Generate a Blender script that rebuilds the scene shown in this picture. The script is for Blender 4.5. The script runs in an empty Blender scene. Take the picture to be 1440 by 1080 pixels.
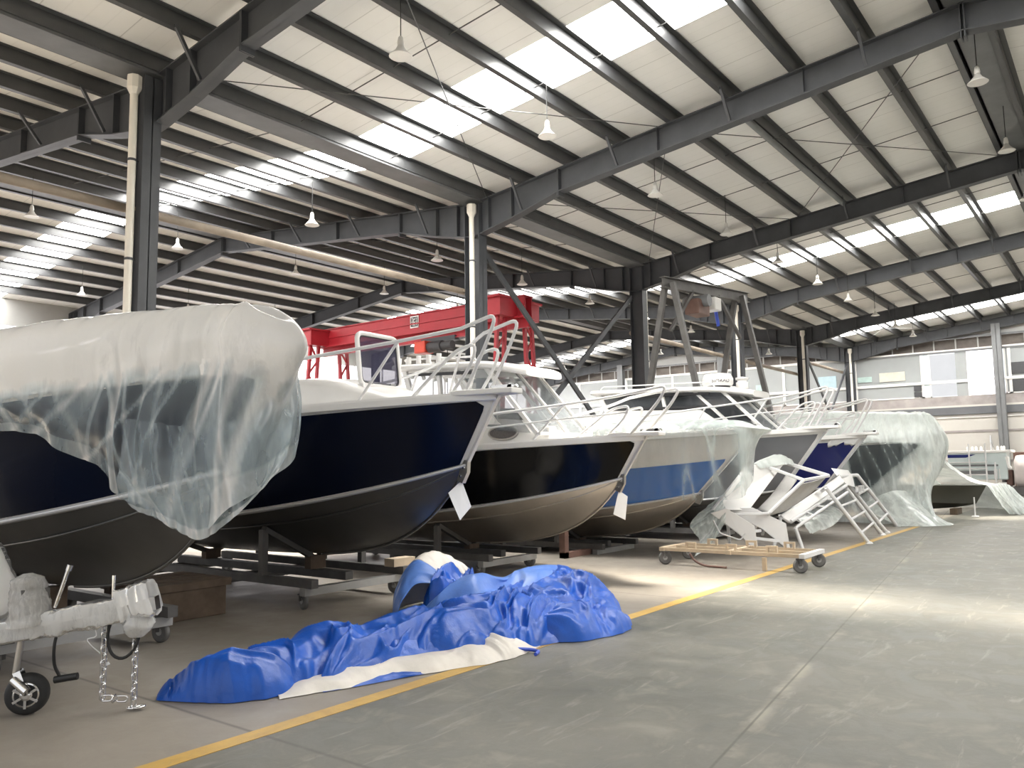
import bpy, bmesh, math, random
import numpy as np
from mathutils import Vector, Matrix, noise as mnoise

random.seed(7)
SC = bpy.context.scene
COL = SC.collection
PI = math.pi

# ------------------------------------------------------------------ helpers
ORG = {}                     # world origin of every thing / part


class MB:
    """collects shapes; build() links them as one mesh object"""
    def __init__(s):
        s.v = []; s.f = []; s.sm = []

    def add(s, vs, fs, smooth=False):
        n = len(s.v)
        s.v += [tuple(p) for p in vs]
        s.f += [tuple(i + n for i in f) for f in fs]
        s.sm += [smooth] * len(fs)
        return s

    def box(s, a, b):
        x0, y0, z0 = [min(p, q) for p, q in zip(a, b)]
        x1, y1, z1 = [max(p, q) for p, q in zip(a, b)]
        vs = [(x0, y0, z0), (x1, y0, z0), (x1, y1, z0), (x0, y1, z0), (x0, y0, z1), (x1, y0, z1), (x1, y1, z1), (x0, y1, z1)]
        return s.add(vs, [(3, 2, 1, 0), (4, 5, 6, 7), (0, 1, 5, 4), (1, 2, 6, 5), (2, 3, 7, 6), (3, 0, 4, 7)])

    def beam(s, p, q, w, h, up=(0, 0, 1)):
        """rectangular bar from p to q, w across, h along up"""
        p = Vector(p); q = Vector(q); d = (q - p).normalized(); up = Vector(up)
        sd = d.cross(up)
        if sd.length < 1e-4: sd = d.cross(Vector((1, 0, 0)))
        sd.normalize(); u = sd.cross(d).normalized()
        vs = []
        for c in (p, q):
            for a, b in ((-1, -1), (1, -1), (1, 1), (-1, 1)):
                vs.append(c + sd * (a * w / 2) + u * (b * h / 2))
        return s.add(vs, [(3, 2, 1, 0), (4, 5, 6, 7), (0, 1, 5, 4), (1, 2, 6, 5), (2, 3, 7, 6), (3, 0, 4, 7)])

    def ibeam(s, p, q, w, h, tf=0.02, tw=0.014, up=(0, 0, 1)):
        p = Vector(p); q = Vector(q); d = (q - p).normalized(); u = Vector(up)
        sd = d.cross(u).normalized(); u = sd.cross(d).normalized()
        o = u * (h / 2 - tf / 2)
        s.beam(p + o, q + o, w, tf, up); s.beam(p - o, q - o, w, tf, up); s.beam(p, q, tw, h - tf, up)
        return s

    def tube(s, pts, r, n=8, cap=True):
        pts = [Vector(p) for p in pts]
        m = len(pts)
        rr = r if isinstance(r, (list, tuple)) else [r] * m
        tg = []
        for i in range(m):
            a = pts[max(0, i - 1)]; b = pts[min(m - 1, i + 1)]
            t = (b - a)
            tg.append(t.normalized() if t.length > 1e-9 else Vector((0, 0, 1)))
        nrm = tg[0].orthogonal().normalized()
        vs = []; fs = []
        for i in range(m):
            nrm = nrm - tg[i] * nrm.dot(tg[i])
            if nrm.length < 1e-6: nrm = tg[i].orthogonal()
            nrm.normalize(); bn = tg[i].cross(nrm)
            for k in range(n):
                a = 2 * PI * k / n
                vs.append(pts[i] + (nrm * math.cos(a) + bn * math.sin(a)) * rr[i])
        for i in range(m - 1):
            for k in range(n):
                fs.append((i * n + k, i * n + (k + 1) % n, (i + 1) * n + (k + 1) % n, (i + 1) * n + k))
        s.add(vs, fs, True)
        if cap:
            s.add(vs[:n], [tuple(range(n - 1, -1, -1))]); s.add(vs[-n:], [tuple(range(n))])
        return s

    def lathe(s, c, ax, prof, n=20, smooth=True):
        """prof: (radius, height along ax) pairs"""
        c = Vector(c); ax = Vector(ax).normalized(); u = ax.orthogonal().normalized(); w = ax.cross(u)
        vs = []; fs = []
        for r, h in prof:
            for k in range(n):
                a = 2 * PI * k / n
                vs.append(c + ax * h + (u * math.cos(a) + w * math.sin(a)) * max(r, 1e-4))
        for i in range(len(prof) - 1):
            for k in range(n):
                fs.append((i * n + k, i * n + (k + 1) % n, (i + 1) * n + (k + 1) % n, (i + 1) * n + k))
        s.add(vs, fs, smooth)
        s.add(vs[:n], [tuple(range(n - 1, -1, -1))]); s.add(vs[-n:], [tuple(range(n))])
        return s

    def prism(s, poly, off):
        """closed 3d polygon pushed along off"""
        n = len(poly); off = Vector(off)
        vs = [Vector(p) for p in poly] + [Vector(p) + off for p in poly]
        fs = [tuple(range(n - 1, -1, -1)), tuple(range(n, 2 * n))]
        for i in range(n):
            j = (i + 1) % n
            fs.append((i, j, n + j, n + i))
        return s.add(vs, fs)

    def grid(s, P, smooth=True, flip=False):
        """P[i][j] rows of points"""
        m = len(P); n = len(P[0])
        vs = [p for row in P for p in row]
        fs = []
        for i in range(m - 1):
            for j in range(n - 1):
                f = (i * n + j, i * n + j + 1, (i + 1) * n + j + 1, (i + 1) * n + j)
                fs.append(f[::-1] if flip else f)
        return s.add(vs, fs, smooth)

    def build(s, name, mat, parent=None, origin=None, recalc=True, bevel=0, solid=0, subsurf=0):
        if parent is not None: org = ORG[parent.name]
        elif origin is not None: org = Vector(origin)
        else:
            A = np.array(s.v); lo = A.min(0); hi = A.max(0)
            org = Vector(((lo[0] + hi[0]) / 2, (lo[1] + hi[1]) / 2, lo[2]))
        me = bpy.data.meshes.new(name)
        me.from_pydata([(p[0] - org[0], p[1] - org[1], p[2] - org[2]) for p in s.v], [], s.f)
        me.polygons.foreach_set('use_smooth', s.sm)
        if recalc:
            bm = bmesh.new(); bm.from_mesh(me)
            bmesh.ops.recalc_face_normals(bm, faces=bm.faces[:]); bm.to_mesh(me); bm.free()
        me.update()
        if mat is not None: me.materials.append(mat)
        o = bpy.data.objects.new(name, me); COL.objects.link(o)
        if parent is not None: o.parent = parent
        else: o.location = org
        ORG[o.name] = Vector(org)
        if bevel:
            m = o.modifiers.new('bevel', 'BEVEL'); m.width = bevel; m.segments = 2; m.limit_method = 'ANGLE'
        if solid:
            m = o.modifiers.new('solid', 'SOLIDIFY'); m.thickness = solid
        if subsurf:
            m = o.modifiers.new('sub', 'SUBSURF'); m.levels = subsurf; m.render_levels = subsurf
        return o


def thing(name, loc, label=None, cat=None, group=None):
    o = bpy.data.objects.new(name, None); COL.objects.link(o); o.location = loc
    o.empty_display_size = 0.2
    ORG[o.name] = Vector(loc)
    if label: tag(o, label, cat, group)
    return o


def tag(o, label=None, cat=None, group=None, kind=None):
    if label: o['label'] = label
    if cat: o['category'] = cat
    if group: o['group'] = group
    if kind: o['kind'] = kind
    return o


def struct(o):
    o['kind'] = 'structure'
    return o


def dup(root, loc, label=None, group=None, rotz=None):
    r = root.copy(); COL.objects.link(r); r.location = loc; ORG[r.name] = Vector(loc)
    if rotz is not None: r.rotation_euler = (0, 0, rotz)
    if label: r['label'] = label
    if group: r['group'] = group
    for ch in list(root.children):
        c = ch.copy(); COL.objects.link(c); c.parent = r; ORG[c.name] = Vector(loc)
        for g in list(ch.children):
            d = g.copy(); COL.objects.link(d); d.parent = c
    return r


def crom(P, t):
    """Catmull-Rom through list of points, t in 0..len-1"""
    n = len(P); i = max(0, min(n - 2, int(math.floor(t)))); f = t - i
    p1 = np.array(P[i], float); p2 = np.array(P[i + 1], float)
    p0 = np.array(P[i - 1], float) if i > 0 else 2 * p1 - p2
    p3 = np.array(P[i + 2], float) if i + 2 < n else 2 * p2 - p1
    return 0.5 * ((2 * p1) + (-p0 + p2) * f + (2 * p0 - 5 * p1 + 4 * p2 - p3) * f * f + (-p0 + 3 * p1 - 3 * p2 + p3) * f ** 3)


def smooth_path(P, k=6):
    return [tuple(crom(P, i / k)) for i in range((len(P) - 1) * k + 1)]


def fillet(P, r=0.1, k=4):
    """polyline with rounded corners"""
    P = [Vector(p) for p in P]; out = [P[0]]
    for i in range(1, len(P) - 1):
        a = (P[i - 1] - P[i]); b = (P[i + 1] - P[i])
        l = min(r, a.length * .45, b.length * .45)
        A = P[i] + a.normalized() * l; B = P[i] + b.normalized() * l
        for j in range(k + 1):
            t = j / k
            out.append(A * (1 - t) ** 2 + P[i] * 2 * t * (1 - t) + B * t * t)
    out.append(P[-1])
    return out


def interp(x, X, Y):
    return float(np.interp(x, X, Y))


# ------------------------------------------------------------------ materials
def nodes(name):
    m = bpy.data.materials.new(name); m.use_nodes = True
    nt = m.node_tree; nt.nodes.clear()
    out = nt.nodes.new('ShaderNodeOutputMaterial')
    return m, nt, out


def N(nt, t, **kw):
    n = nt.nodes.new(t)
    for k, v in kw.items():
        if hasattr(n, k) and not k.startswith('in_'): setattr(n, k, v)
    return n


def mixc(nt, fac, a, b, mode='MIX'):
    n = nt.nodes.new('ShaderNodeMix'); n.data_type = 'RGBA'; n.blend_type = mode
    for i, val in ((0, fac), (6, a), (7, b)):
        if val is None: continue
        if hasattr(val, 'is_output'): nt.links.new(val, n.inputs[i])
        else: n.inputs[i].default_value = val if i == 0 else (*val, 1)[:4]
    return n.outputs[2]


def mathn(nt, op, a, b=None, c=None, clamp=False):
    n = nt.nodes.new('ShaderNodeMath'); n.operation = op; n.use_clamp = clamp
    for i, val in enumerate((a, b, c)):
        if val is None: continue
        if hasattr(val, 'is_output'): nt.links.new(val, n.inputs[i])
        else: n.inputs[i].default_value = val
    return n.outputs[0]


def noise_n(nt, scale, detail=4, rough=.55, vec=None, dist=0):
    n = nt.nodes.new('ShaderNodeTexNoise'); n.inputs['Scale'].default_value = scale
    n.inputs['Detail'].default_value = detail; n.inputs['Roughness'].default_value = rough; n.inputs['Distortion'].default_value = dist
    if vec is not None: nt.links.new(vec, n.inputs['Vector'])
    return n.outputs['Fac']


def ramp(nt, fac, stops):
    n = nt.nodes.new('ShaderNodeValToRGB'); nt.links.new(fac, n.inputs[0])
    e = n.color_ramp.elements
    while len(e) < len(stops): e.new(0.5)
    for k, (p, c) in enumerate(stops):
        e[k].position = p; e[k].color = (c, c, c, 1) if not isinstance(c, tuple) else (*c, 1)[:4]
    return n.outputs[0]


def pmat(name, col, rough=.5, metal=0, var=.12, vscale=3, bump=0, bscale=40, coat=0, spec=.5, emis=None, world=False):
    """principled with a soft mottling of the colour"""
    m, nt, out = nodes(name)
    p = N(nt, 'ShaderNodeBsdfPrincipled'); nt.links.new(p.outputs[0], out.inputs[0])
    tc = N(nt, 'ShaderNodeTexCoord')
    vec = tc.outputs['Object']
    f = noise_n(nt, vscale, 5, .6, vec)
    f2 = ramp(nt, f, [(.3, 0.0), (.7, 1.0)])
    a = tuple(max(0, c * (1 - var)) for c in col); b = tuple(min(1, c * (1 + var)) for c in col)
    nt.links.new(mixc(nt, f2, a, b), p.inputs['Base Color'])
    p.inputs['Roughness'].default_value = rough; p.inputs['Metallic'].default_value = metal
    p.inputs['Specular IOR Level'].default_value = spec
    if coat: p.inputs['Coat Weight'].default_value = coat; p.inputs['Coat Roughness'].default_value = .05
    if bump:
        bn = N(nt, 'ShaderNodeBump'); bn.inputs['Strength'].default_value = bump; bn.inputs['Distance'].default_value = .02
        nt.links.new(noise_n(nt, bscale, 4, .6, vec), bn.inputs['Height']); nt.links.new(bn.outputs[0], p.inputs['Normal'])
    if emis:
        p.inputs['Emission Color'].default_value = (*emis[0], 1); p.inputs['Emission Strength'].default_value = emis[1]
    return m


M = {}
M['steel'] = pmat('dark_painted_steel', (.062, .066, .074), .55, 0, .15, 2)
M['steel_l'] = pmat('grey_painted_steel', (.17, .175, .18), .55, 0, .12, 2)
M['purlin'] = pmat('dark_purlin_paint', (.062, .064, .067), .38, 0, .15, 2)
M['frame_d'] = pmat('weathered_hoist_steel', (.115, .11, .105), .55, .2, .25, 2)
M['gutter'] = pmat('galvanised_gutter', (.14, .145, .15), .5, .2, .15, 2)
M['pvc'] = pmat('cream_pvc', (.80, .76, .68), .4, 0, .06, 2)
M['rust'] = pmat('rusty_pipe', (.30, .25, .20), .6, .2, .35, 1.2)
M['white'] = pmat('white_gelcoat', (.80, .79, .77), .28, 0, .03, 2)
M['white_m'] = pmat('white_powder_coat', (.78, .77, .76), .4, 0, .03, 2)
M['rail'] = pmat('white_rail_paint', (.74, .74, .74), .35, 0, .03, 2)
M['alu'] = pmat('brushed_aluminium', (.52, .50, .47), .33, 1, .06, 3)
M['hull_alu'] = pmat('bare_aluminium_hull', (.17, .168, .165), .34, .85, .12, 1.5)
M['hull_bright'] = pmat('bright_bare_aluminium_hull', (.62, .57, .51), .30, .95, .10, 1.5)
M['trim_alu'] = pmat('silver_chine_trim', (.62, .62, .63), .35, .3, .05, 3)
M['chrome'] = pmat('chrome', (.72, .72, .72), .14, 1, .05, 8)
M['rubber'] = pmat('black_rubber', (.018, .018, .018), .6, 0, .2, 8)
M['castor'] = pmat('grey_castor_rubber', (.16, .155, .15), .6, 0, .2, 8)
M['trolley'] = pmat('oxidised_trolley_steel', (.13, .125, .12), .6, .3, .25, 3)
M['trolley_zinc'] = pmat('zinc_box_section', (.42, .42, .41), .45, .5, .12, 3)
M['timber'] = pmat('dark_timber', (.14, .10, .07), .8, 0, .3, 5)
M['tan'] = pmat('tan_painted_frame', (.62, .50, .36), .55, 0, .15, 4)
M['navy'] = pmat('navy_gloss_paint', (.0035, .006, .017), .16, 0, .1, 1, spec=.22)
M['black'] = pmat('black_gloss_paint', (.004, .0045, .0055), .13, 0, .1, 1, spec=.25)
M['blue_mid'] = pmat('mid_blue_gloss_paint', (.035, .16, .52), .15, 0, .08, 1, coat=.3)
M['grey_p'] = pmat('grey_gloss_paint', (.19, .195, .21), .2, 0, .05, 1, coat=.2)
M['blue_dp'] = pmat('deep_blue_gloss_paint', (.008, .015, .13), .15, 0, .08, 1, coat=.3)
M['slate'] = pmat('slate_gloss_paint', (.035, .045, .055), .2, 0, .1, 1, coat=.2)
M['red'] = pmat('crane_red_paint', (.42, .022, .035), .42, 0, .15, 1.5)
M['redmotor'] = pmat('orange_red_paint', (.62, .07, .04), .4, 0, .1, 3)
M['tint'] = pmat('tinted_acrylic', (.02, .022, .03), .06, 0, .1, 1)
M['darkgap'] = pmat('dark_window_seal', (.03, .03, .032), .4, 0, .1, 3)
M['paper'] = pmat('white_card', (.82, .82, .82), .7, 0, .02, 4)
M['mesh'] = pmat('grey_vent_mesh', (.14, .125, .12), .5, 0, .3, 60)
M['sign_dark'] = pmat('dark_sign_face', (.06, .06, .065), .6, 0, .2, 30)
M['text'] = pmat('charcoal_lettering', (.05, .05, .06), .5, 0, .05, 3)
M['yellow'] = None
M['tarp'] = pmat('blue_woven_tarp', (.005, .088, .47), .40, 0, .25, 2.2, bump=.5, bscale=7)
M['tarp_w'] = pmat('white_woven_tarp', (.70, .66, .60), .5, 0, .10, 3, bump=.25, bscale=9)
M['tarp_l'] = pmat('sun_faded_blue_tarp', (.11, .24, .66), .38, 0, .14, 2, bump=.3, bscale=9)
M['pink'] = pmat('pinkish_white_drum', (.66, .60, .58), .45, 0, .06, 3)
M['brown'] = pmat('brown_crate', (.16, .09, .07), .6, 0, .2, 4)
M['teal'] = pmat('pale_blue_green_panel', (.58, .66, .66), .4, 0, .06, 2)
M['rod'] = pmat('thin_steel_rod', (.10, .10, .10), .5, .3, .1, 3)
M['lamp_shade'] = pmat('white_lamp_enamel', (.70, .69, .66), .4, 0, .05, 5)
M['cable'] = pmat('black_cable', (.012, .012, .012), .5, 0, .1, 5)
M['blue_led'] = pmat('blue_plastic', (.05, .10, .55), .4, 0, .1, 5)


def glow(name, col, strength, mot=.12, scale=1.5):
    """frosted daylight pane: lit from outside"""
    m, nt, out = nodes(name)
    e = N(nt, 'ShaderNodeEmission'); tc = N(nt, 'ShaderNodeTexCoord')
    f = noise_n(nt, scale, 3, .5, tc.outputs['Object'])
    nt.links.new(mixc(nt, f, tuple(c * (1 - mot) for c in col), col), e.inputs[0])
    e.inputs[1].default_value = strength
    nt.links.new(e.outputs[0], out.inputs[0])
    return m


def skylight_mat():
    # translucent corrugated sheet: glows with daylight and lets some sun straight through
    m, nt, out = nodes('translucent_skylight_sheet')
    e = N(nt, 'ShaderNodeEmission'); tr = N(nt, 'ShaderNodeBsdfTransparent'); mx = N(nt, 'ShaderNodeMixShader')
    g = N(nt, 'ShaderNodeNewGeometry'); f = noise_n(nt, 1.2, 3, .5, g.outputs['Position'])
    nt.links.new(mixc(nt, f, (.92, .90, .86), (1.0, .98, .94)), e.inputs[0]); e.inputs[1].default_value = 31.0
    mx.inputs[0].default_value = .5
    nt.links.new(e.outputs[0], mx.inputs[1]); nt.links.new(tr.outputs[0], mx.inputs[2]); nt.links.new(mx.outputs[0], out.inputs[0])
    return m
M['skylight'] = skylight_mat()
M['daypane'] = glow('daylit_window_pane', (1.0, .96, .98), 2.4)
M['daypane_e'] = glow('daylit_office_pane', (.97, .98, 1.0), .75)


def roof_mat():
    m, nt, out = nodes('roof_insulation_sheet')
    p = N(nt, 'ShaderNodeBsdfPrincipled'); nt.links.new(p.outputs[0], out.inputs[0])
    g = N(nt, 'ShaderNodeNewGeometry'); sx = N(nt, 'ShaderNodeSeparateXYZ'); nt.links.new(g.outputs['Position'], sx.inputs[0])
    x = sx.outputs[0]
    fr = mathn(nt, 'FRACT', mathn(nt, 'MULTIPLY', x, 1 / 1.16))
    line = ramp(nt, fr, [(0.0, 1.0), (.018, 0.0)])
    fr2 = mathn(nt, 'FRACT', mathn(nt, 'MULTIPLY', x, 1 / .29))
    line2 = ramp(nt, fr2, [(0.0, 1.0), (.10, 0.0)])
    f = noise_n(nt, .6, 5, .6, g.outputs['Position'])
    base = mixc(nt, ramp(nt, f, [(.3, 0.0), (.7, 1.0)]), (.76, .755, .73), (.83, .825, .80))
    c1 = mixc(nt, mathn(nt, 'MULTIPLY', line2, .10), base, (.25, .24, .22))
    c2 = mixc(nt, mathn(nt, 'MULTIPLY', line, .55), c1, (.22, .21, .19))
    nt.links.new(c2, p.inputs['Base Color']); p.inputs['Roughness'].default_value = .6
    return m


M['roof'] = roof_mat()


def floor_mat():
    m, nt, out = nodes('workshop_floor')
    p = N(nt, 'ShaderNodeBsdfPrincipled'); nt.links.new(p.outputs[0], out.inputs[0])
    g = N(nt, 'ShaderNodeNewGeometry'); pos = g.outputs['Position']
    s = N(nt, 'ShaderNodeSeparateXYZ'); nt.links.new(pos, s.inputs[0]); x, y = s.outputs[0], s.outputs[1]
    big = noise_n(nt, .55, 6, .6, pos, .4); mid = noise_n(nt, 2.6, 8, .65, pos, .6); fine = noise_n(nt, 22, 6, .7, pos)
    mp = N(nt, 'ShaderNodeMapping'); nt.links.new(pos, mp.inputs[0]); mp.inputs['Scale'].default_value = (.5, 3.2, 1); mp.inputs['Rotation'].default_value = (0, 0, .25)
    streak = noise_n(nt, 2.2, 7, .7, mp.outputs[0], .8)
    # painted aisle, worn to pale scuffs
    a1 = mixc(nt, ramp(nt, big, [(.35, 0.0), (.68, 1.0)]), (.122, .122, .106), (.180, .171, .146))
    a2 = mixc(nt, ramp(nt, mid, [(.52, 0.0), (.70, .6)]), a1, (.29, .275, .235))
    a2 = mixc(nt, ramp(nt, mid, [(.30, .55), (.43, 0.0)]), a2, (.085, .09, .08))
    a3 = mixc(nt, ramp(nt, streak, [(.57, 0.0), (.70, .6)]), a2, (.33, .31, .265))
    a4 = mixc(nt, ramp(nt, fine, [(.62, 0.0), (.75, .35)]), a3, (.09, .09, .08))
    # bare concrete under the boats
    b1 = mixc(nt, ramp(nt, big, [(.3, 0.0), (.7, 1.0)]), (.235, .212, .18), (.315, .28, .235))
    b2 = mixc(nt, ramp(nt, mid, [(.35, 0.0), (.7, .6)]), b1, (.28, .25, .215))
    b3 = mixc(nt, ramp(nt, fine, [(.6, 0.0), (.8, .3)]), b2, (.16, .14, .12))
    edge = mathn(nt, 'GREATER_THAN', y, 4.36)
    c = mixc(nt, edge, a4, b3)
    # joints: one along the aisle with a pale worn band, cross joints
    jl = mathn(nt, 'SUBTRACT', y, mathn(nt, 'ADD', mathn(nt, 'MULTIPLY', x, .119), 1.41))
    jn = mathn(nt, 'ADD', jl, mathn(nt, 'MULTIPLY', mathn(nt, 'SUBTRACT', mid, .5), .22))
    ja = mathn(nt, 'ABSOLUTE', mathn(nt, 'SUBTRACT', jn, -.02))
    wornband = mathn(nt, 'MULTIPLY', ramp(nt, ja, [(.02, .8), (.085, 0.0)]), ramp(nt, noise_n(nt, 1.1, 5, .65, pos), [(.46, 0.0), (.62, .9)]))
    c = mixc(nt, wornband, c, (.34, .31, .25))
    crack = ramp(nt, mathn(nt, 'ABSOLUTE', jl), [(.004, .8), (.012, 0.0)])
    c = mixc(nt, crack, c, (.09, .085, .07))
    jx = mathn(nt, 'ABSOLUTE', mathn(nt, 'SUBTRACT', mathn(nt, 'FRACT', mathn(nt, 'MULTIPLY', mathn(nt, 'SUBTRACT', x, .12 ), 1 / 6.0)), .5))
    cx = mathn(nt, 'MULTIPLY', ramp(nt, jx, [(.0012, .8), (.003, 0.0)]), mathn(nt, 'GREATER_THAN', y, 3.0))
    c = mixc(nt, cx, c, (.10, .09, .08))
    nt.links.new(c, p.inputs['Base Color'])
    nt.links.new(ramp(nt, mid, [(.3, .38), (.7, .62)]), p.inputs['Roughness'])
    p.inputs['Specular IOR Level'].default_value = .4
    bn = N(nt, 'ShaderNodeBump'); bn.inputs['Strength'].default_value = .15; bn.inputs['Distance'].default_value = .01
    nt.links.new(fine, bn.inputs['Height']); nt.links.new(bn.outputs[0], p.inputs['Normal'])
    return m


M['floor'] = floor_mat()


def line_mat():
    m, nt, out = nodes('worn_yellow_line_paint')
    p = N(nt, 'ShaderNodeBsdfPrincipled'); nt.links.new(p.outputs[0], out.inputs[0])
    g = N(nt, 'ShaderNodeNewGeometry'); pos = g.outputs['Position']
    a = noise_n(nt, 3, 7, .7, pos, .5); b = noise_n(nt, 30, 4, .6, pos)
    c = mixc(nt, ramp(nt, a, [(.3, 0.0), (.7, 1.0)]), (.44, .27, .075), (.62, .40, .10))
    c = mixc(nt, ramp(nt, b, [(.58, 0.0), (.72, .6)]), c, (.33, .27, .18))
    nt.links.new(c, p.inputs['Base Color']); p.inputs['Roughness'].default_value = .5
    return m


M['yellow'] = line_mat()


def film_mat(name, tint=(.72, .86, .92), lo=0.0, hi=.93, wr=9.0, dense=(.97, .965, .95)):
    """clear polythene: more layers (attribute dens) let less through"""
    m, nt, out = nodes(name)
    at = N(nt, 'ShaderNodeAttribute'); at.attribute_name = 'dens'
    tc = N(nt, 'ShaderNodeTexCoord'); pos = tc.outputs['Object']
    mp = N(nt, 'ShaderNodeMapping'); nt.links.new(pos, mp.inputs[0]); mp.inputs['Scale'].default_value = (1.6, 1.6, .45)
    n1 = noise_n(nt, wr * .35, 5, .6, mp.outputs[0], 1.2); n2 = noise_n(nt, wr, 4, .6, mp.outputs[0], .8)
    k = mathn(nt, 'ADD', ramp(nt, n1, [(.42, -.0), (.62, .34)]), ramp(nt, n2, [(.50, 0.0), (.70, .22)]))
    k = mathn(nt, 'MULTIPLY', k, mathn(nt, 'ADD', mathn(nt, 'MULTIPLY', at.outputs['Fac'], .7), .18))
    fac = mathn(nt, 'ADD', at.outputs['Fac'], k)
    lw = N(nt, 'ShaderNodeLayerWeight'); lw.inputs[0].default_value = .3
    fac = mathn(nt, 'ADD', fac, mathn(nt, 'MULTIPLY', lw.outputs['Facing'], .15))
    fac = mathn(nt, 'MINIMUM', mathn(nt, 'MAXIMUM', fac, lo), hi)
    tr = N(nt, 'ShaderNodeBsdfTransparent')
    colr = mixc(nt, ramp(nt, at.outputs['Fac'], [(.25, 0.0), (.75, 1.0)]), tint, dense)
    df = N(nt, 'ShaderNodeBsdfDiffuse'); tl = N(nt, 'ShaderNodeBsdfTranslucent')
    nt.links.new(colr, df.inputs[0]); nt.links.new(colr, tl.inputs[0])
    m1 = N(nt, 'ShaderNodeMixShader'); m1.inputs[0].default_value = .45
    nt.links.new(df.outputs[0], m1.inputs[1]); nt.links.new(tl.outputs[0], m1.inputs[2])
    m2 = N(nt, 'ShaderNodeMixShader'); nt.links.new(fac, m2.inputs[0])
    nt.links.new(tr.outputs[0], m2.inputs[1]); nt.links.new(m1.outputs[0], m2.inputs[2])
    gl = N(nt, 'ShaderNodeBsdfGlossy'); gl.inputs[0].default_value = (1, 1, 1, 1); gl.inputs[1].default_value = .16
    bn = N(nt, 'ShaderNodeBump'); bn.inputs['Strength'].default_value = .12; bn.inputs['Distance'].default_value = .02
    nt.links.new(n2, bn.inputs['Height'])
    for q in (gl, df, tl): nt.links.new(bn.outputs[0], q.inputs['Normal'])
    m3 = N(nt, 'ShaderNodeMixShader')
    fr = N(nt, 'ShaderNodeFresnel'); fr.inputs[0].default_value = 1.35
    nt.links.new(mathn(nt, 'MULTIPLY', fr.outputs[0], .8), m3.inputs[0])
    nt.links.new(m2.outputs[0], m3.inputs[1]); nt.links.new(gl.outputs[0], m3.inputs[2])
    nt.links.new(m3.outputs[0], out.inputs[0])
    return m


M['film'] = film_mat('clear_polythene_film')
M['film_w'] = film_mat('milky_polythene_film', (.80, .92, .895), .02, .96, 9.0, (.90, .955, .93))
M['bubble'] = film_mat('bubble_wrap', (.84, .82, .78), .4, .97, 40)


def glass_mat(name, tint, alpha, rough=.05):
    m, nt, out = nodes(name)
    tr = N(nt, 'ShaderNodeBsdfTransparent'); p = N(nt, 'ShaderNodeBsdfPrincipled')
    tc = N(nt, 'ShaderNodeTexCoord'); f = noise_n(nt, 1.5, 3, .5, tc.outputs['Object'])
    nt.links.new(mixc(nt, f, tuple(c * .85 for c in tint), tint), p.inputs['Base Color']); p.inputs['Roughness'].default_value = rough
    mx = N(nt, 'ShaderNodeMixShader'); mx.inputs[0].default_value = alpha
    nt.links.new(tr.outputs[0], mx.inputs[1]); nt.links.new(p.outputs[0], mx.inputs[2]); nt.links.new(mx.outputs[0], out.inputs[0])
    return m


M['hatch_glass'] = glass_mat('smoked_hatch_glass', (.05, .05, .10), .55)
M['screen_glass'] = glass_mat('clear_windscreen', (.30, .33, .35), .35)
M['cabin_glass'] = glass_mat('smoked_cabin_glass', (.05, .055, .06), .75)
M['office_glass'] = glass_mat('milky_office_glass', (.42, .44, .44), .85, .12)
M['wallpanel'] = pmat('beige_wall_sheet', (.56, .54, .50), .55, 0, .05, .8)
M['wall_up'] = pmat('pale_wall_sheet', (.36, .36, .35), .6, 0, .06, .8)
M['band'] = pmat('brown_reflection_and_trim', (.33, .30, .29), .6, 0, .25, 1.2)  # reflected clutter put into the end-wall band's colour; plain brown on the trims
M['darkband'] = pmat('dark_clerestory_mesh', (.10, .085, .075), .6, 0, .35, 1.5)
M['greyband'] = pmat('grey_steel_band', (.13, .135, .145), .55, 0, .1, 1)
M['poster_g'] = pmat('faded_green_notice', (.42, .55, .52), .5, 0, .15, 3)
M['poster_y'] = pmat('faded_cream_notice', (.56, .54, .46), .5, 0, .1, 3)
M['poster_b'] = pmat('faded_blue_notice', (.42, .56, .62), .5, 0, .12, 3)
# ------------------------------------------------------------------ camera
CAM_F, CAM_Y, CAM_P, CAM_R = 1137.586, 0.6533283, 0.1024, -0.0149576
cam = bpy.data.cameras.new('camera'); camo = bpy.data.objects.new('camera', cam); COL.objects.link(camo)
cam.sensor_fit = 'HORIZONTAL'; cam.sensor_width = 36; cam.lens = 36 * CAM_F / 1440; cam.clip_start = .05; cam.clip_end = 400
fw = Vector((math.cos(CAM_Y) * math.cos(CAM_P), math.sin(CAM_Y) * math.cos(CAM_P), math.sin(CAM_P)))
r0 = Vector((math.sin(CAM_Y), -math.cos(CAM_Y), 0)); u0 = r0.cross(fw)
rt = r0 * math.cos(CAM_R) + u0 * math.sin(CAM_R); up = -r0 * math.sin(CAM_R) + u0 * math.cos(CAM_R)
camo.matrix_world = Matrix(((rt.x, up.x, -fw.x, 0), (rt.y, up.y, -fw.y, 0), (rt.z, up.z, -fw.z, 1.6), (0, 0, 0, 1)))
SC.camera = camo

# ------------------------------------------------------------------ building
YV = 12.36            # valley column row
HW = 10.617           # half gable
YR = YV - HW          # near ridge
YL = YV + HW          # left ridge
YW = YV + 2 * HW      # left wall
YE = YV - 2 * HW      # right wall
FRX = [6.62 + 8.15 * i for i in range(6)]
XE = 47.66            # end wall face
XB = -3.0             # open back end
SL = .107; Z0 = 8.02  # rafter top plane
ztop = lambda d: Z0 + SL * d
PZ = .25              # purlin depth
SKY = [(10.7, 12.15), (27.0, 28.5), (43.4, 44.95)]

# floor
fl = MB(); fl.box((XB - 6, YE - 2, -.2), (XE + .2, YW + .2, 0))
struct(fl.build('floor', M['floor'], origin=(0, 0, 0)))
yl = MB()
yl.box((XB, 4.31, -.005), (22.0, 4.45, .003))
struct(yl.build('trim_1', M['yellow']))

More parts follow.
